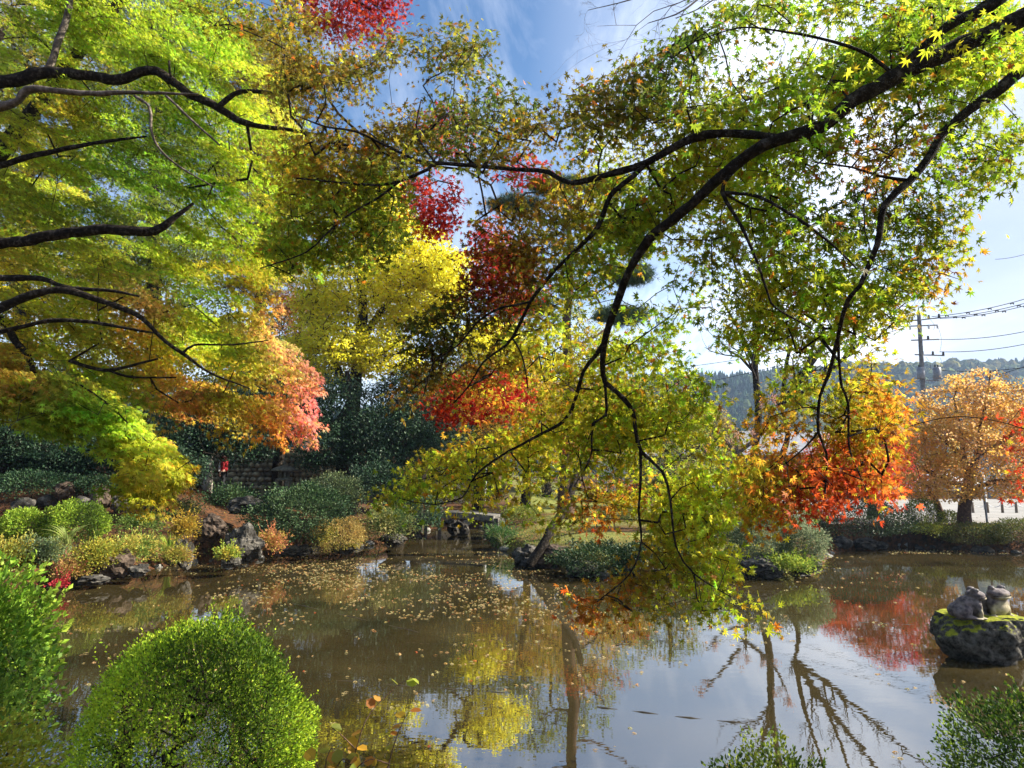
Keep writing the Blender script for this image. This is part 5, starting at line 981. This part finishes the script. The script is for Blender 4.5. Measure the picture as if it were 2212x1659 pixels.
def seedling(label, stems, seed, lf, cols, ls):
    rng = np.random.default_rng(seed); b0 = stems[0][0]; root = thing('seedling', label, 'plant', tuple(b0)); mb = MB(); C, T_, N, S = [], [], [], []
    for s_ in stems:
        q = smooth_line(np.array(s_, float), .03); mb.tube(q, np.linspace(.0035, .0015, len(q)), 5)
        for j in range(3, len(q)):
            if rng.uniform() < lf:
                o_ = nrm(rng.normal(size=3) * np.array([1, .7, .5])); C.append(q[j]); T_.append(nrm(o_ + np.array([0, 0, -.1]))); N.append(nrm(rng.normal(size=3) * .5 + np.array([0, -.5, .8]))); S.append(rng.uniform(.7, 1.2) * ls)
    mb.build('stem', M['brownbark'], root, True); n = len(C); cc = np.array(cols)[rng.integers(0, len(cols), n)]
    leaves('foliage', np.array(C), np.array(N), np.array(T_), np.array(S), vary(cc, rng), TOW, root, M['leaf'], rng)
YG = [(.55, .36, .04), (.45, .38, .05), (.5, .24, .05), (.3, .34, .05)]
seedling('slender sapling with yellow and orange leaves at the bottom edge', [[P(750, 1700, 3.2), P(775, 1600, 3.2), P(800, 1540, 3.25), P(860, 1480, 3.3), P(890, 1465, 3.3)], [P(770, 1620, 3.2), P(740, 1590, 3.15), P(715, 1570, 3.1)]], 61, .5, YG, .05)
seedling('pale stemmed sapling with yellow tips right of the slender one', [[P(830, 1700, 3.1), P(845, 1630, 3.1), P(865, 1570, 3.1), P(885, 1535, 3.1)], [P(840, 1650, 3.1), P(800, 1640, 3.0), P(770, 1660, 3.0)]], 62, .75, YG, .045)
seedling('low yellow and orange leaved sprout in the bottom edge beside the saplings', [[P(700, 1720, 3.0), P(705, 1640, 3.0), P(720, 1610, 3.0)], [P(700, 1700, 3.0), P(740, 1640, 2.95), P(760, 1650, 2.95)], [P(705, 1700, 3.0), P(680, 1640, 3.0)], [P(730, 1700, 3.0), P(790, 1640, 2.95)]], 63, .9, YG, .055)

# ------------------------------------------------------------------ floating leaves and sunken beams
def float_leaves():
    rng = np.random.default_rng(91); n = 16000
    x = rng.uniform(-9, 9, n); y = rng.uniform(4.2, 19.5, n); p = np.stack([x, y, 0 * x], -1)
    px, py = proj(p); band = np.exp(-((px - (760 + (py - 1200) * .9)) / 430) ** 2) * np.exp(-((py - 1290) / 170) ** 2)
    dens = .05 + 1.0 * band + .1 * (py < 1250); dens = dens * np.clip(.55 + .9 * vnoise(p, 1.3, 4) + .5 * vnoise(p, 4, 5), .05, 1.6)
    ok = in_poly(x, y, POND) & (rng.uniform(size=n) < dens * .72) & (px > -50) & (px < 2300); p = p[ok]
    extra = np.repeat(p, 2, 0) + rng.normal(0, .07, (2 * len(p), 3)) * np.array([1, 1, 0]); ex = extra[rng.uniform(size=len(extra)) < .55]; p = np.concatenate([p, ex])
    rim = np.array([G(rng.uniform(1920, 2180), rng.uniform(1188, 1197)) for _ in range(260)]); rim2 = np.array([G(rng.uniform(1590, 1760), rng.uniform(1240, 1250)) for _ in range(60)])
    p = np.concatenate([p, rim, rim2]); n = len(p); p[:, 2] = .006 + rng.uniform(0, .006, n)
    a = rng.uniform(0, 6.283, n); T_ = np.stack([np.cos(a), np.sin(a), rng.normal(0, .08, n)], -1); N = np.stack([rng.normal(0, .12, n), rng.normal(0, .12, n), np.ones(n)], -1)
    cc = np.array([(.70, .54, .26), (.62, .44, .16), (.74, .62, .30), (.48, .26, .10), (.5, .14, .05)])[rng.choice(5, n, p=[.34, .26, .26, .1, .04])]
    o = leaves('floating_leaves', p, nrm(N), T_, rng.uniform(.022, .052, n), vary(cc, rng, .08, .2), T5, None, M['leaf'], rng)
    tagit(o, 'fallen tan and yellow leaves floating scattered over the brown pond', 'fallen leaves', kind='stuff')
float_leaves()
wet = noisy('wet_wood', (.018, .014, .009), (.05, .038, .022), 12, .5, .4, .3)
for (a, c, w, lab) in (((540, 1282), (905, 1366), .05, 'long dark sunken beam slanting through the left middle of the pond'), ((700, 1468), (1090, 1497), .045, 'dark sunken beam right of the azalea dome'),
                    ((1290, 1528), (1630, 1566), .06, 'dark sunken beam in the sky reflection at bottom centre'), ((880, 1388), (935, 1392), .03, 'short dark stick at the end of the long sunken beam'), ((1830, 1343), (2010, 1352), .04, 'thin sunken beam left of the frog boulder'), ((1000, 1172), (1060, 1178), .05, 'dark half sunken log at the bridge inlet')):
    w *= .55; A, B_ = G(*a), G(*c); mb = MB(); q = np.array([A + (B_ - A) * f + np.array([0, .008 * math.sin(9 * f), -.002 - .35 * w - .25 * w * math.sin(23 * f + w * 300) ** 3]) for f in np.linspace(0, 1, 24)]); mb.tube(q, np.full(24, w * .5), 8); tagit(mb.build('sunken_beam', wet, None, True), lab, 'beam', 'sunken beams in the pond')

# ------------------------------------------------------------------ garden structures on the far bank
stone = noisy('bridge_stone', (.07, .065, .055), (.24, .225, .20), 6, .9, .2, .5)
def bridge():
    a, c = P(885, 1112, 24.0), P(1075, 1112, 23.2); root = thing('stone_bridge', 'low stone slab footbridge over the inlet at the back of the pond', 'bridge', tuple(a - np.array([0, 0, .6])))
    mid = (a + c) / 2; d = c - a; ang = math.atan2(d[1], d[0]); L_ = np.linalg.norm(d)
    mb = MB(); n = 14; top = []; W2 = .55
    e = d / L_; s_ = np.array([-e[1], e[0], 0]); V = []
    for k in range(n + 1):
        f = k / n; p = a + d * f; z = .12 * math.sin(math.pi * f)
        for sd_, zz_ in ((-1, 0), (1, 0), (1, -.2), (-1, -.2)): V.append(p + s_ * W2 * sd_ + np.array([0, 0, z + zz_]))
    V = np.array(V); F_ = [];
    for k in range(n):
        for j in range(4): F_.append((4 * k + j, 4 * k + (j + 1) % 4, 4 * k + 4 + (j + 1) % 4, 4 * k + 4 + j))
    F_ += [(0, 3, 2, 1), (4 * n, 4 * n + 1, 4 * n + 2, 4 * n + 3)]
    mb.add(V, np.array(F_)); mb.build('slab', stone, root)
    for f in (.2, .36): mb = MB(); p = a + d * f; mb.tube(np.array([p + [0, -.3, -.02], p + [0, -.3, -.95]]), [.06, .07], 7); mb.build('pier', M['palebark'], root)
    for f in (.02, .97): mb = MB(); p = a + d * f; mb.box(p + np.array([0, 0, -.42]), (.5, 1.0, .66), ang); mb.build('abutment', M['rock'], root)
bridge()
def log():
    a = P(1145, 1222, 15.9); q = np.array([(*a, .12), (*P(1172, 1180, 16.0), .11), (*P(1190, 1145, 16.2), .115), (*P(1216, 1105, 16.6), .105), (*P(1236, 1060, 17), .09), (*P(1250, 1000, 17.4), .07)])
    tree('leaning_tree', 'leaning old trunk at the island left end with a small bent crown', 'tree', [[tuple(x) for x in q]], [(1270, 960, 17.6, 80, 30), (1330, 1060, 17.4, 70, 26)], 110, 14, .05, [ORG, (.4, .3, .04), RED], T5, bark='bark', seed=120, spread=.25, flat=.5, r0=.006)
log()
def lantern():
    c = P(612, 1056, 22.2); gz = hz(c[0], 22.2); c[2] = max(c[2], gz - .05); root = thing('stone_lantern', 'wide roofed stone snow lantern standing before the cobble wall', 'lantern', tuple(c))
    ls = noisy('lantern_stone', (.08, .085, .07), (.26, .25, .21), 14, .95, .15, .6)
    for sx, sy in ((-.17, -.12), (.17, -.12), (.17, .15), (-.17, .15)): MB().box(c + np.array([sx, sy, .13]), (.12, .12, .27), 0).build('leg', ls, root)
    MB().lathe(c + np.array([0, 0, .26]), [(.0, 0), (.26, 0), (.28, .05), (.2, .09), (0, .09)], 6).build('platform', ls, root)
    mb = MB()
    for k in range(6):
        a = k / 6 * 6.283; mb.box(c + np.array([.15 * math.cos(a), .15 * math.sin(a), .455]), (.05, .07, .21), a)
    mb.build('light_box', ls, root)
    mb = MB(); prof = [(0, .56), (.2, .565), (.42, .57), (.44, .60), (.34, .66), (.2, .72), (.06, .755), (.05, .80), (.075, .84), (.0, .9)]
    mb.lathe(c, prof, 24); mb.build('roof', ls, root, True)
lantern()
def cobble_wall():
    rng = np.random.default_rng(71); a, c = P(395, 1055, 27.5), P(720, 1060, 26.5); root = thing('cobble_wall', 'rounded cobble retaining wall behind the person and the lantern', 'wall', (a[0], a[1], hz(a[0], a[1])))
    d = c - a; L_ = np.linalg.norm(d[:2]); e = d[:2] / L_; sv = bmesh.new(); z0 = min(hz(a[0], a[1]), hz(c[0], c[1])) - .1; zt = P(500, 978, 27)[2]; Vs, Fs, n0 = [], [], 0
    bm = bmesh.new(); bmesh.ops.create_icosphere(bm, subdivisions=2, radius=1); bv = np.array([v.co[:] for v in bm.verts]); bf = np.array([[v.index for v in f.verts] for f in bm.faces]); bm.free(); cs = []
    z = z0
    while z < zt:
        h_ = rng.uniform(.16, .24); x = 0
        while x < L_:
            w = rng.uniform(.16, .34); cpt = np.array([a[0] + e[0] * (x + w / 2), a[1] + e[1] * (x + w / 2) + rng.normal(0, .04), z + h_ / 2]); Vs.append(bv * np.array([w * .54, .18, h_ * .56]) * (1 + rng.normal(0, .06, bv.shape)) + cpt); Fs.append(bf + n0); n0 += len(bv); cs.append(np.tile(np.array((.34, .31, .2)) * rng.uniform(.4, 1.2), (len(bv), 1))); x += w
        z += h_ * .9
    sv.free(); cm = leafmat('cobbles', 0, .9, .1); link('stones', npmesh('stones', np.concatenate(Vs), np.concatenate(Fs), np.concatenate(cs), True), root, cm)
    mb = MB(); mb.box(((a[0] + c[0]) / 2, (a[1] + c[1]) / 2 + .35, (z0 + zt) / 2 - .05), (L_, .5, zt - z0 - .1), math.atan2(e[1], e[0])); mb.build('core', M['bark'], root)
cobble_wall()
MB().tube(np.array([P(447, 1060, 24.6), P(450, 1020, 24.6), P(449, 985, 24.6)]), [.13, .09, .08], 9)
sm_ = noisy('pale_post_stone', (.3, .27, .22), (.55, .5, .42), 9, .9, .15, .3)
tagit(MB().lathe(P(449, 1052, 24.6), [(.0, -.3), (.16, -.3), (.17, .1), (.12, .5), (.10, .95), (.12, 1.1), (0, 1.16)], 10).build('stone_post', sm_, None, True), 'pale worn stone post left of the person in red', 'post')

# ---- the person in the red jacket
def skinned(name, verts, edges, rad, m, parent, sub=2):
    me = bpy.data.meshes.new(name); me.from_pydata([tuple(v) for v in verts], edges, []); o = bpy.data.objects.new(name, me); COL.objects.link(o); me.materials.append(m)
    sk = o.modifiers.new('skin', 'SKIN'); sk.use_smooth_shade = True; me.skin_vertices or None
    if not me.skin_vertices:
        bpy.context.view_layer.objects.active = o
    for i, r in enumerate(rad):
        d = me.skin_vertices[0].data[i]; d.radius = r if isinstance(r, tuple) else (r, r); d.use_root = i == 0
    ss = o.modifiers.new('sub', 'SUBSURF'); ss.levels = sub; ss.render_levels = sub
    o.parent = parent; return o
def person():
    c = P(479, 1079, 25); gz = hz(c[0], 25); root = thing('person', 'person in a red and black jacket and dark trousers standing by the cobble wall', 'person', (c[0], 25, gz)); root.rotation_euler = (0, 0, math.radians(200))
    skin, _, b = mat('skin', .6, .3); b.inputs['Base Color'].default_value = (.55, .34, .25, 1)
    red = noisy('red_jacket', (.30, .01, .015), (.42, .02, .025), 8, .7, .3, .2); blk = noisy('black_cloth', (.008, .008, .01), (.02, .02, .024), 8, .8, .3, .2); hair = noisy('dark_hair', (.01, .008, .007), (.03, .024, .02), 40, .6, .4, .5)
    wht = noisy('white_band', (.6, .6, .6), (.8, .8, .8), 5, .7, .2, .1)
    # local x forward, y left
    V = [(0, 0, .95), (0, 0, 1.12), (0, 0, 1.30), (0, 0, 1.42), (.01, 0, 1.49), (.03, 0, 1.56), (.035, 0, 1.64),
         (0, .17, 1.39), (-.01, .22, 1.14), (.08, .21, .92), (0, -.17, 1.39), (-.01, -.22, 1.14), (.08, -.21, .92),
         (0, .09, .88), (.02, .10, .48), (-.01, .10, .09), (0, -.09, .88), (-.01, -.10, .48), (-.04, -.10, .09), (.09, .10, .04), (.06, -.10, .04)]
    E = [(0, 1), (1, 2), (2, 3), (3, 4), (4, 5), (5, 6), (3, 7), (7, 8), (8, 9), (3, 10), (10, 11), (11, 12), (0, 13), (13, 14), (14, 15), (0, 16), (16, 17), (17, 18), (15, 19), (18, 20)]
    Rr = [(.13, .10), (.12, .10), (.14, .10), (.11, .08), .05, (.075, .085), (.078, .09), .055, .042, .032, .055, .042, .032, .08, .055, .04, .08, .055, .04, .035, .035]
    skinned('body', V, E, Rr, skin, root)
    # hands: palm with five separate fingers each
    for sg in (-1, 1):
        hv = [(.085, sg * .21, .90), (.095, sg * .212, .855)]; he = [(0, 1)]; hr = [.022, .026]
        for f in range(4):
            i = len(hv); yy = sg * .21; xx = .075 + f * .014; L_ = (.055, .065, .06, .048)[f]; hv += [(xx, yy, .82), (xx + .006, yy - sg * .004, .82 - L_ * .5), (xx + .002, yy - sg * .018, .82 - L_)]; he += [(1, i), (i, i + 1), (i + 1, i + 2)]; hr += [.009, .008, .007]
        i = len(hv); hv += [(.12, yy, .85), (.132, yy - sg * .01, .825)]; he += [(1, i), (i, i + 1)]; hr += [.010, .008]
        skinned('hand', hv, he, hr, skin, root, 1)
    skinned('jacket', [(0, 0, .90), (0, 0, 1.12), (0, 0, 1.30), (0, 0, 1.43), (0, .18, 1.39), (-.01, .23, 1.14), (.07, .215, .95), (0, -.18, 1.39), (-.01, -.23, 1.14), (.07, -.215, .95)],
            [(0, 1), (1, 2), (2, 3), (3, 4), (4, 5), (5, 6), (3, 7), (7, 8), (8, 9)], [(.17, .145), (.16, .14), (.175, .14), (.10, .09), .08, .065, .05, .08, .065, .05], red, root)
    mb = MB(); mb.box((.135, 0, 1.14), (.04, .22, .44)); mb.build('jacket_front', blk, root).matrix_parent_inverse = Matrix()
    for sg in (-1, 1): MB().box((.13, sg * .12, 1.16), (.05, .018, .42)).build('jacket_stripe', wht, root).matrix_parent_inverse = Matrix()
    skinned('trousers', [(0, 0, .93), (0, .09, .86), (.02, .10, .48), (-.01, .10, .10), (0, -.09, .86), (-.01, -.10, .48), (-.04, -.10, .10)], [(0, 1), (1, 2), (2, 3), (0, 4), (4, 5), (5, 6)], [(.15, .12), .10, .075, .06, .10, .075, .06], blk, root)
    for sg, ox in ((1, 0), (-1, -.03)): lumps('shoe', [((.05 + ox, sg * .10, .04), (.13, .05, .045), 0), ((.0 + ox, sg * .10, .06), (.06, .045, .06), 0)], .01, blk, root, (0, 0, 0))
    lumps('hair', [((.01, 0, 1.66), (.105, .10, .10), 0), ((-.03, 0, 1.60), (.085, .09, .09), 0)], .01, hair, root, (0, 0, 0))
    lumps('face', [((.065, 0, 1.615), (.06, .062, .085), 0), ((.125, 0, 1.61), (.018, .012, .02), 0), ((.115, 0, 1.572), (.014, .025, .008), 0), ((.035, .085, 1.61), (.018, .012, .03), 0), ((.035, -.085, 1.61), (.018, .012, .03), 0)], .006, skin, root, (0, 0, 0), it=2)
    for sg in (-1, 1): lumps('eye', [((.118, sg * .03, 1.635), (.008, .011, .007), 0)], .003, hair, root, (0, 0, 0), it=1)
person()

# ---- far side: kiosk, house, cars, pole, wires, fence, posts
white = noisy('white_plaster', (.6, .6, .6), (.78, .78, .76), 3, .9, .2, .05); dark_gl, _, b = mat('window_glass', .08, .6); b.inputs['Base Color'].default_value = (.03, .04, .05, 1)
redc = noisy('red_cloth', (.4, .02, .03), (.5, .03, .04), 4, .8, .2, .1); yelc = noisy('yellow_cloth', (.7, .5, .06), (.8, .6, .1), 4, .8, .2, .1); grey = noisy('grey_tiles', (.16, .17, .19), (.28, .29, .32), 2, .7, .3, .3)
wood = noisy('weathered_wood', (.10, .08, .06), (.22, .18, .14), 8, .9, .2, .4); metal = noisy('galvanised_steel', (.16, .165, .18), (.28, .285, .30), 6, .45, .5, .1, metal=.4); conc = noisy('pole_concrete', (.12, .11, .11), (.22, .21, .20), 5, .85, .2, .2)
def house(label, name, cx_, cy2, w, dpt, h_, rh, wallm, roofm, wins, extra=None, cat='house'):
    z = hz(cx_, cy2); root = thing(name, label, cat, (cx_, cy2, z)); MB().box((cx_, cy2, z + h_ / 2 - .1), (w, dpt, h_ + .2)).build('wall', wallm, root)
    o_ = .35; V = np.array([(-w / 2 - o_, -dpt / 2 - o_, h_), (w / 2 + o_, -dpt / 2 - o_, h_), (w / 2 + o_, dpt / 2 + o_, h_), (-w / 2 - o_, dpt / 2 + o_, h_), (-w / 2 - o_, 0, h_ + rh), (w / 2 + o_, 0, h_ + rh)]) + np.array([cx_, cy2, z + .003])
    mb = MB(); mb.add(V, [np.array([(0, 1, 5, 4), (2, 3, 4, 5), (0, 3, 2, 1)]), np.array([(1, 2, 5), (3, 0, 4)])]); mb.build('roof', roofm, root)
    for (wx_, wz_, ww, wh) in wins:
        fr_ = MB().box((cx_ + wx_, cy2 - dpt / 2 - .02, z + wz_), (ww + .12, .06, wh + .12)).build('window', white if wallm is not white else wood, root); g_ = MB().box((cx_ + wx_, cy2 - dpt / 2 - .055, z + wz_), (ww, .02, wh)).build('pane', dark_gl); g_.parent = fr_; g_.matrix_parent_inverse = Matrix()
    return root, z
k0 = P(992, 1000, 34)
r_, z = house('white kiosk with red curtain and yellow banner behind the bridge trees', 'kiosk', k0[0] + .1, 35, 2.4, 2, 2.3, .6, white, grey, [(.75, 1.6, .5, .7)], cat='kiosk')
MB().box((k0[0] - .55, 33.93, z + 1.95), (.6, .05, .55)).build('curtain', redc, r_); MB().box((k0[0] + .2, 33.93, z + 1.6), (.32, .04, 1.2)).build('banner', yelc, r_)
h0 = P(1650, 1000, 52); house('grey roofed low house beyond the bare trees', 'house', h0[0], 55, 12, 7, 2.9, 2.0, wood, grey, [(-4, 1.6, 1.4, 1.1), (-1, 1.6, 1.4, 1.1), (3, 1.6, 1.8, 1.1)])
h1 = P(1420, 1000, 60); house('pale walled house with grey roof far behind the yellow green tree', 'house', h1[0], 62, 9, 7, 3.0, 2.2, white, grey, [(-2, 1.6, 1.4, 1.1), (2, 1.6, 1.4, 1.1)])
def car(label, px, d, colr, rz, grp='cars parked beyond the pond'):
    c = P(px, 1040, d); z = .6; root = thing('parked_car', label, 'car', (c[0], d, z), grp); root.rotation_euler = (0, 0, rz)
    pm, _, b = mat('car_paint_' + label.split()[0], .25, .5); b.inputs['Base Color'].default_value = (*colr, 1); b.inputs['Coat Weight'].default_value = .6
    rub, _, b = mat('rubber', .8, .3); b.inputs['Base Color'].default_value = (.02, .02, .02, 1)
    prof = [(-2.1, .3), (-2.15, .7), (-2.05, .95), (-1.5, 1.0), (-1.1, 1.45), (.3, 1.5), (1.0, 1.05), (1.9, .9), (2.15, .65), (2.1, .3)]
    V = []; 
    for y_, k in ((-.85, .97), (-.78, 1.0), (.78, 1.0), (.85, .97)):
        for x_, z_ in prof: V.append((x_ * k, y_ * (.82 if z_ > 1.2 else 1), .3 + (z_ - .3) * k))
    n = len(prof); F_ = [(j * n + i, j * n + (i + 1) % n, (j + 1) * n + (i + 1) % n, (j + 1) * n + i) for j in range(3) for i in range(n)]
    mb = MB(); mb.add(np.array(V), [np.array(F_), np.array([list(range(n))[::-1], [3 * n + i for i in range(n)]])]); o = mb.build('body', pm, root, True); o.matrix_parent_inverse = Matrix()
    MB().box((-.35, 0, 1.24), (2.0, 1.52, .34), taper=.86).build('windows', dark_gl, root).matrix_parent_inverse = Matrix()
    for x_ in (-1.35, 1.35):
        for y_ in (-.78, .78):
            mb = MB(); mb.tube(np.array([(x_, y_ - .1, .32), (x_, y_ + .1, .32)]), [.32, .32], 16); w_ = mb.build('wheel', rub, root); w_.matrix_parent_inverse = Matrix()
            r2_ = MB().tube(np.array([(x_, y_ - .11, .32), (x_, y_ + .11, .32)]), [.19, .19], 12).build('rim', metal, w_); w_ and setattr(r2_, 'matrix_parent_inverse', Matrix())
    for y_ in (-.6, .6): MB().box((2.12, y_, .68), (.08, .3, .14)).build('headlight', white, root).matrix_parent_inverse = Matrix()
car('dark blue car parked behind the red maple leaves', 1690, 38, (.02, .03, .06), .2)
car('white car parked far behind the forked cherry', 2040, 46, (.7, .7, .72), 0)
def pole():
    base = P(2003, 1020, 49); x0, y0 = base[0], 49; z = .55; tp = P(1984, 662, 49); root = thing('utility_pole', 'tall concrete utility pole with crossarms and transformers before the hills', 'utility pole', (x0, y0, z))
    def at(px, py): return P(px, py, 49)
    ax = lambda f: np.array([x0, y0, z]) * (1 - f) + tp * f
    mb = MB(); mb.tube(np.array([ax(f) for f in np.linspace(0, .955, 9)]), np.linspace(.19, .13, 9), 14); mb.build('pole', conc, root, True)
    MB().tube(np.array([ax(.95), ax(1.0)]), [.14, .02], 12).build('cap', metal, root, True)
    for k, (x1, y1, x2, y2) in enumerate(((1943, 696, 2032, 686), (1956, 705, 2026, 702), (1968, 735, 2028, 733), (1976, 766, 2040, 768))):
        p, q = at(x1, y1), at(x2, y2); mid = (p + q) / 2; L_ = np.linalg.norm(q - p); a_ = math.atan2((q - p)[2], (q - p)[0]); mb = MB(); mb.tube(np.array([p, q]), [.055, .055], 4); mb.build('crossarm', metal, root)
        for f in ((.05, .3, .7, .95), (.12, .7, .97), (.6,), (.25, .6, .95))[k]:
            c = p + (q - p) * f + np.array([0, -.06, 0]); up_ = 1 if k != 1 else -1
            MB().lathe(c, [(0, 0), (.05, .02 * up_), (.10, .06 * up_), (.05, .10 * up_), (.10, .15 * up_), (.05, .19 * up_), (.09, .24 * up_), (0, .3 * up_)], 9).build('insulator', M['bark'] if k != 1 else white, root, True)
    for sgn, px in ((-1, 1989), (1, 2024)):
        c = at(px, 806); MB().lathe(c, [(0, -.42), (.24, -.42), (.27, -.38), (.27, .36), (.22, .42), (0, .44)], 16).build('transformer', metal, root, True)
        for dx in (-.1, .1): MB().lathe(c + np.array([dx, 0, .43]), [(0, 0), (.03, .0), (.06, .05), (.03, .1), (.06, .15), (0, .2)], 7).build('bushing', M['bark'], root, True)
    MB().tube(np.array([at(1992, 822), at(2034, 822)]), [.05, .05], 4).build('platform_beam', metal, root)
    p0 = at(2034, 770); 
    for k, (a, b2) in enumerate((((2026, 704), (2030, 760)), ((2010, 690), (2016, 712)), ((2000, 770), (2008, 800)), ((2030, 770), (2026, 796)))):
        A, B3 = at(*a), at(*b2); q = np.array([A + (B3 - A) * f + np.array([.18 * math.sin(math.pi * f), 0, -.05]) for f in np.linspace(0, 1, 8)]); MB().tube(q, np.full(8, .012), 4).build('jumper_wire', M['bark'], root)
pole()
wirem = noisy('black_cable', (.01, .01, .012), (.02, .02, .024), 4, .6, .3, 0)
for k, (x1, y1, x2, y2, d2, clips, lab) in enumerate(((2012, 684, 2300, 617, 44, 5, 'topmost power line leaving the utility pole to the right'), (2020, 687, 2300, 628, 43.6, 5, 'second power line from the top, right of the pole'), (2030, 688, 2300, 634, 43, 5, 'third power line from the top with spacers'),
      (2028, 733, 2300, 695, 44, 0, 'single wire below the three spaced power lines'), (2030, 760, 2300, 722, 44, 0, 'thin wire above the hill ridge'), (2035, 800, 2300, 776, 43, 0, 'dark cable crossing the hill right of the transformers'),
      (2015, 835, 2300, 760, 40, 0, 'steeper dark cable over the golden cherry'), (1943, 696, 1500, 790, 60, 0, 'wire from the crossarm going left behind the maple'), (1960, 705, 1500, 830, 60, 0, 'lower wire from the pole going left behind the maple'), (2150, 560, 2300, 508, 40, 0, 'lone thin wire high in the grey sky at right'))):
    A = P(x1, y1, 49 if k != 9 else 46); B3 = P(x2, y2, d2); fs = np.linspace(0, 1, 25); q = np.array([A + (B3 - A) * f + np.array([0, 0, -.35 * 4 * f * (1 - f)]) for f in fs]); root = thing('power_line', lab, 'cable', tuple(A), 'cables of the utility pole')
    MB().tube(q, np.full(25, .024 if k < 9 else .016), 5).build('wire', wirem, root, True)
    for j in range(clips): i = 3 + j * 4 + k; c = q[min(i, 24)]; MB().box(c + np.array([0, 0, -.05]), (.26, .05, .05)).box(c + np.array([-.1, 0, -.1]), (.04, .04, .07)).box(c + np.array([.1, 0, -.1]), (.04, .04, .07)).build('spacer', wirem, root)
def rope_fence():
    xs = [2102, 2134, 2166, 2196, 2232, 2270]; root = thing('rope_fence', 'low post and rope fence along the far edge of the car park', 'fence', tuple(P(2102, 1106, 27.6)))
    tops = []
    for x in xs: c = P(x, 1106, 27.6); c[2] = .59; MB().tube(np.array([c, c + [0, 0, .42]]), [.05, .045], 8).build('post', wood, root); tops.append(c + np.array([0, 0, .36]))
    for a, c in zip(tops[:-1], tops[1:]): q = np.array([a + (c - a) * f + np.array([0, 0, -.14 * 4 * f * (1 - f)]) for f in np.linspace(0, 1, 9)]); MB().tube(q, np.full(9, .014), 5).build('rope', white, root, True)
rope_fence()
a = P(2133, 1134, 20.9); MB_ = MB().tube(np.array([a, P(2128, 1090, 20.9), P(2119, 1040, 20.9)]), [.03, .028, .028], 8); tagit(MB_.build('support_pole', metal, None, True), 'thin pale leaning support pole right of the forked cherry trunk', 'pole')
a = P(2128, 1085, 30); tagit(MB().tube(np.array([(a[0], 30, .55), (a[0], 30, 2.4)]), [.07, .07], 8).build('sign_post', white, None, True), 'wide white post on the car park behind the leaning pole', 'post')
a = P(1712, 1060, 30); tagit(MB().tube(np.array([(a[0], 30, .4), (a[0], 30, 2.3)]), [.04, .04], 8).build('lamp_post', metal, None, True), 'slim grey post seen between the red leaves and the island', 'post')
root = thing('guardrail', 'white roadside guardrail seen under the golden cherry', 'guardrail', (24, 43, .6)); MB().box((24, 43, 1.2), (26, .08, .28)).build('rail', white, root)
for k in range(9): MB().box((12.5 + k * 2.9, 43.1, .85), (.1, .1, .6)).build('post', metal, root)
for k, (px, d, rx, rz_, lab) in enumerate(((2180, 44, 120, 38, 'dark shrub row behind the car park at right'), (1960, 46, 110, 30, 'dark shrub row behind the white guardrail'), (1560, 44, 110, 40, 'dull green shrub row beyond the lawn'), (1250, 40, 130, 40, 'olive shrub row beyond the lawn at centre'), (1010, 32, 90, 34, 'brown green shrubs behind the stone bridge'), (1430, 26, 70, 22, 'low clipped shrubs at the back of the lawn'))):
    bush_px('far_shrub', lab, 'shrub', px, 1060, d, rx, rz_, 3000, .12, [(.04, .06, .02), (.10, .12, .04), (.2, .16, .05)], seed=700 + k, lump=.25, m=M['far'], depth=.4)

# ------------------------------------------------------------------ haze
hzm = bpy.data.materials.new('haze'); hzm.use_nodes = True; t = hzm.node_tree; t.nodes.clear(); v = t.nodes.new('ShaderNodeVolumePrincipled'); v.inputs['Color'].default_value = (.50, .68, 1.0, 1); v.inputs['Density'].default_value = .00042; v.inputs['Anisotropy'].default_value = .3
o_ = t.nodes.new('ShaderNodeOutputMaterial'); t.links.new(v.outputs[0], o_.inputs['Volume'])
HAZE = MB().box((0, 0, 60), (7000, 7000, 124)).build('haze', hzm); tagit(HAZE, kind='stuff', label='thin blue air in front of the hills', cat='haze')
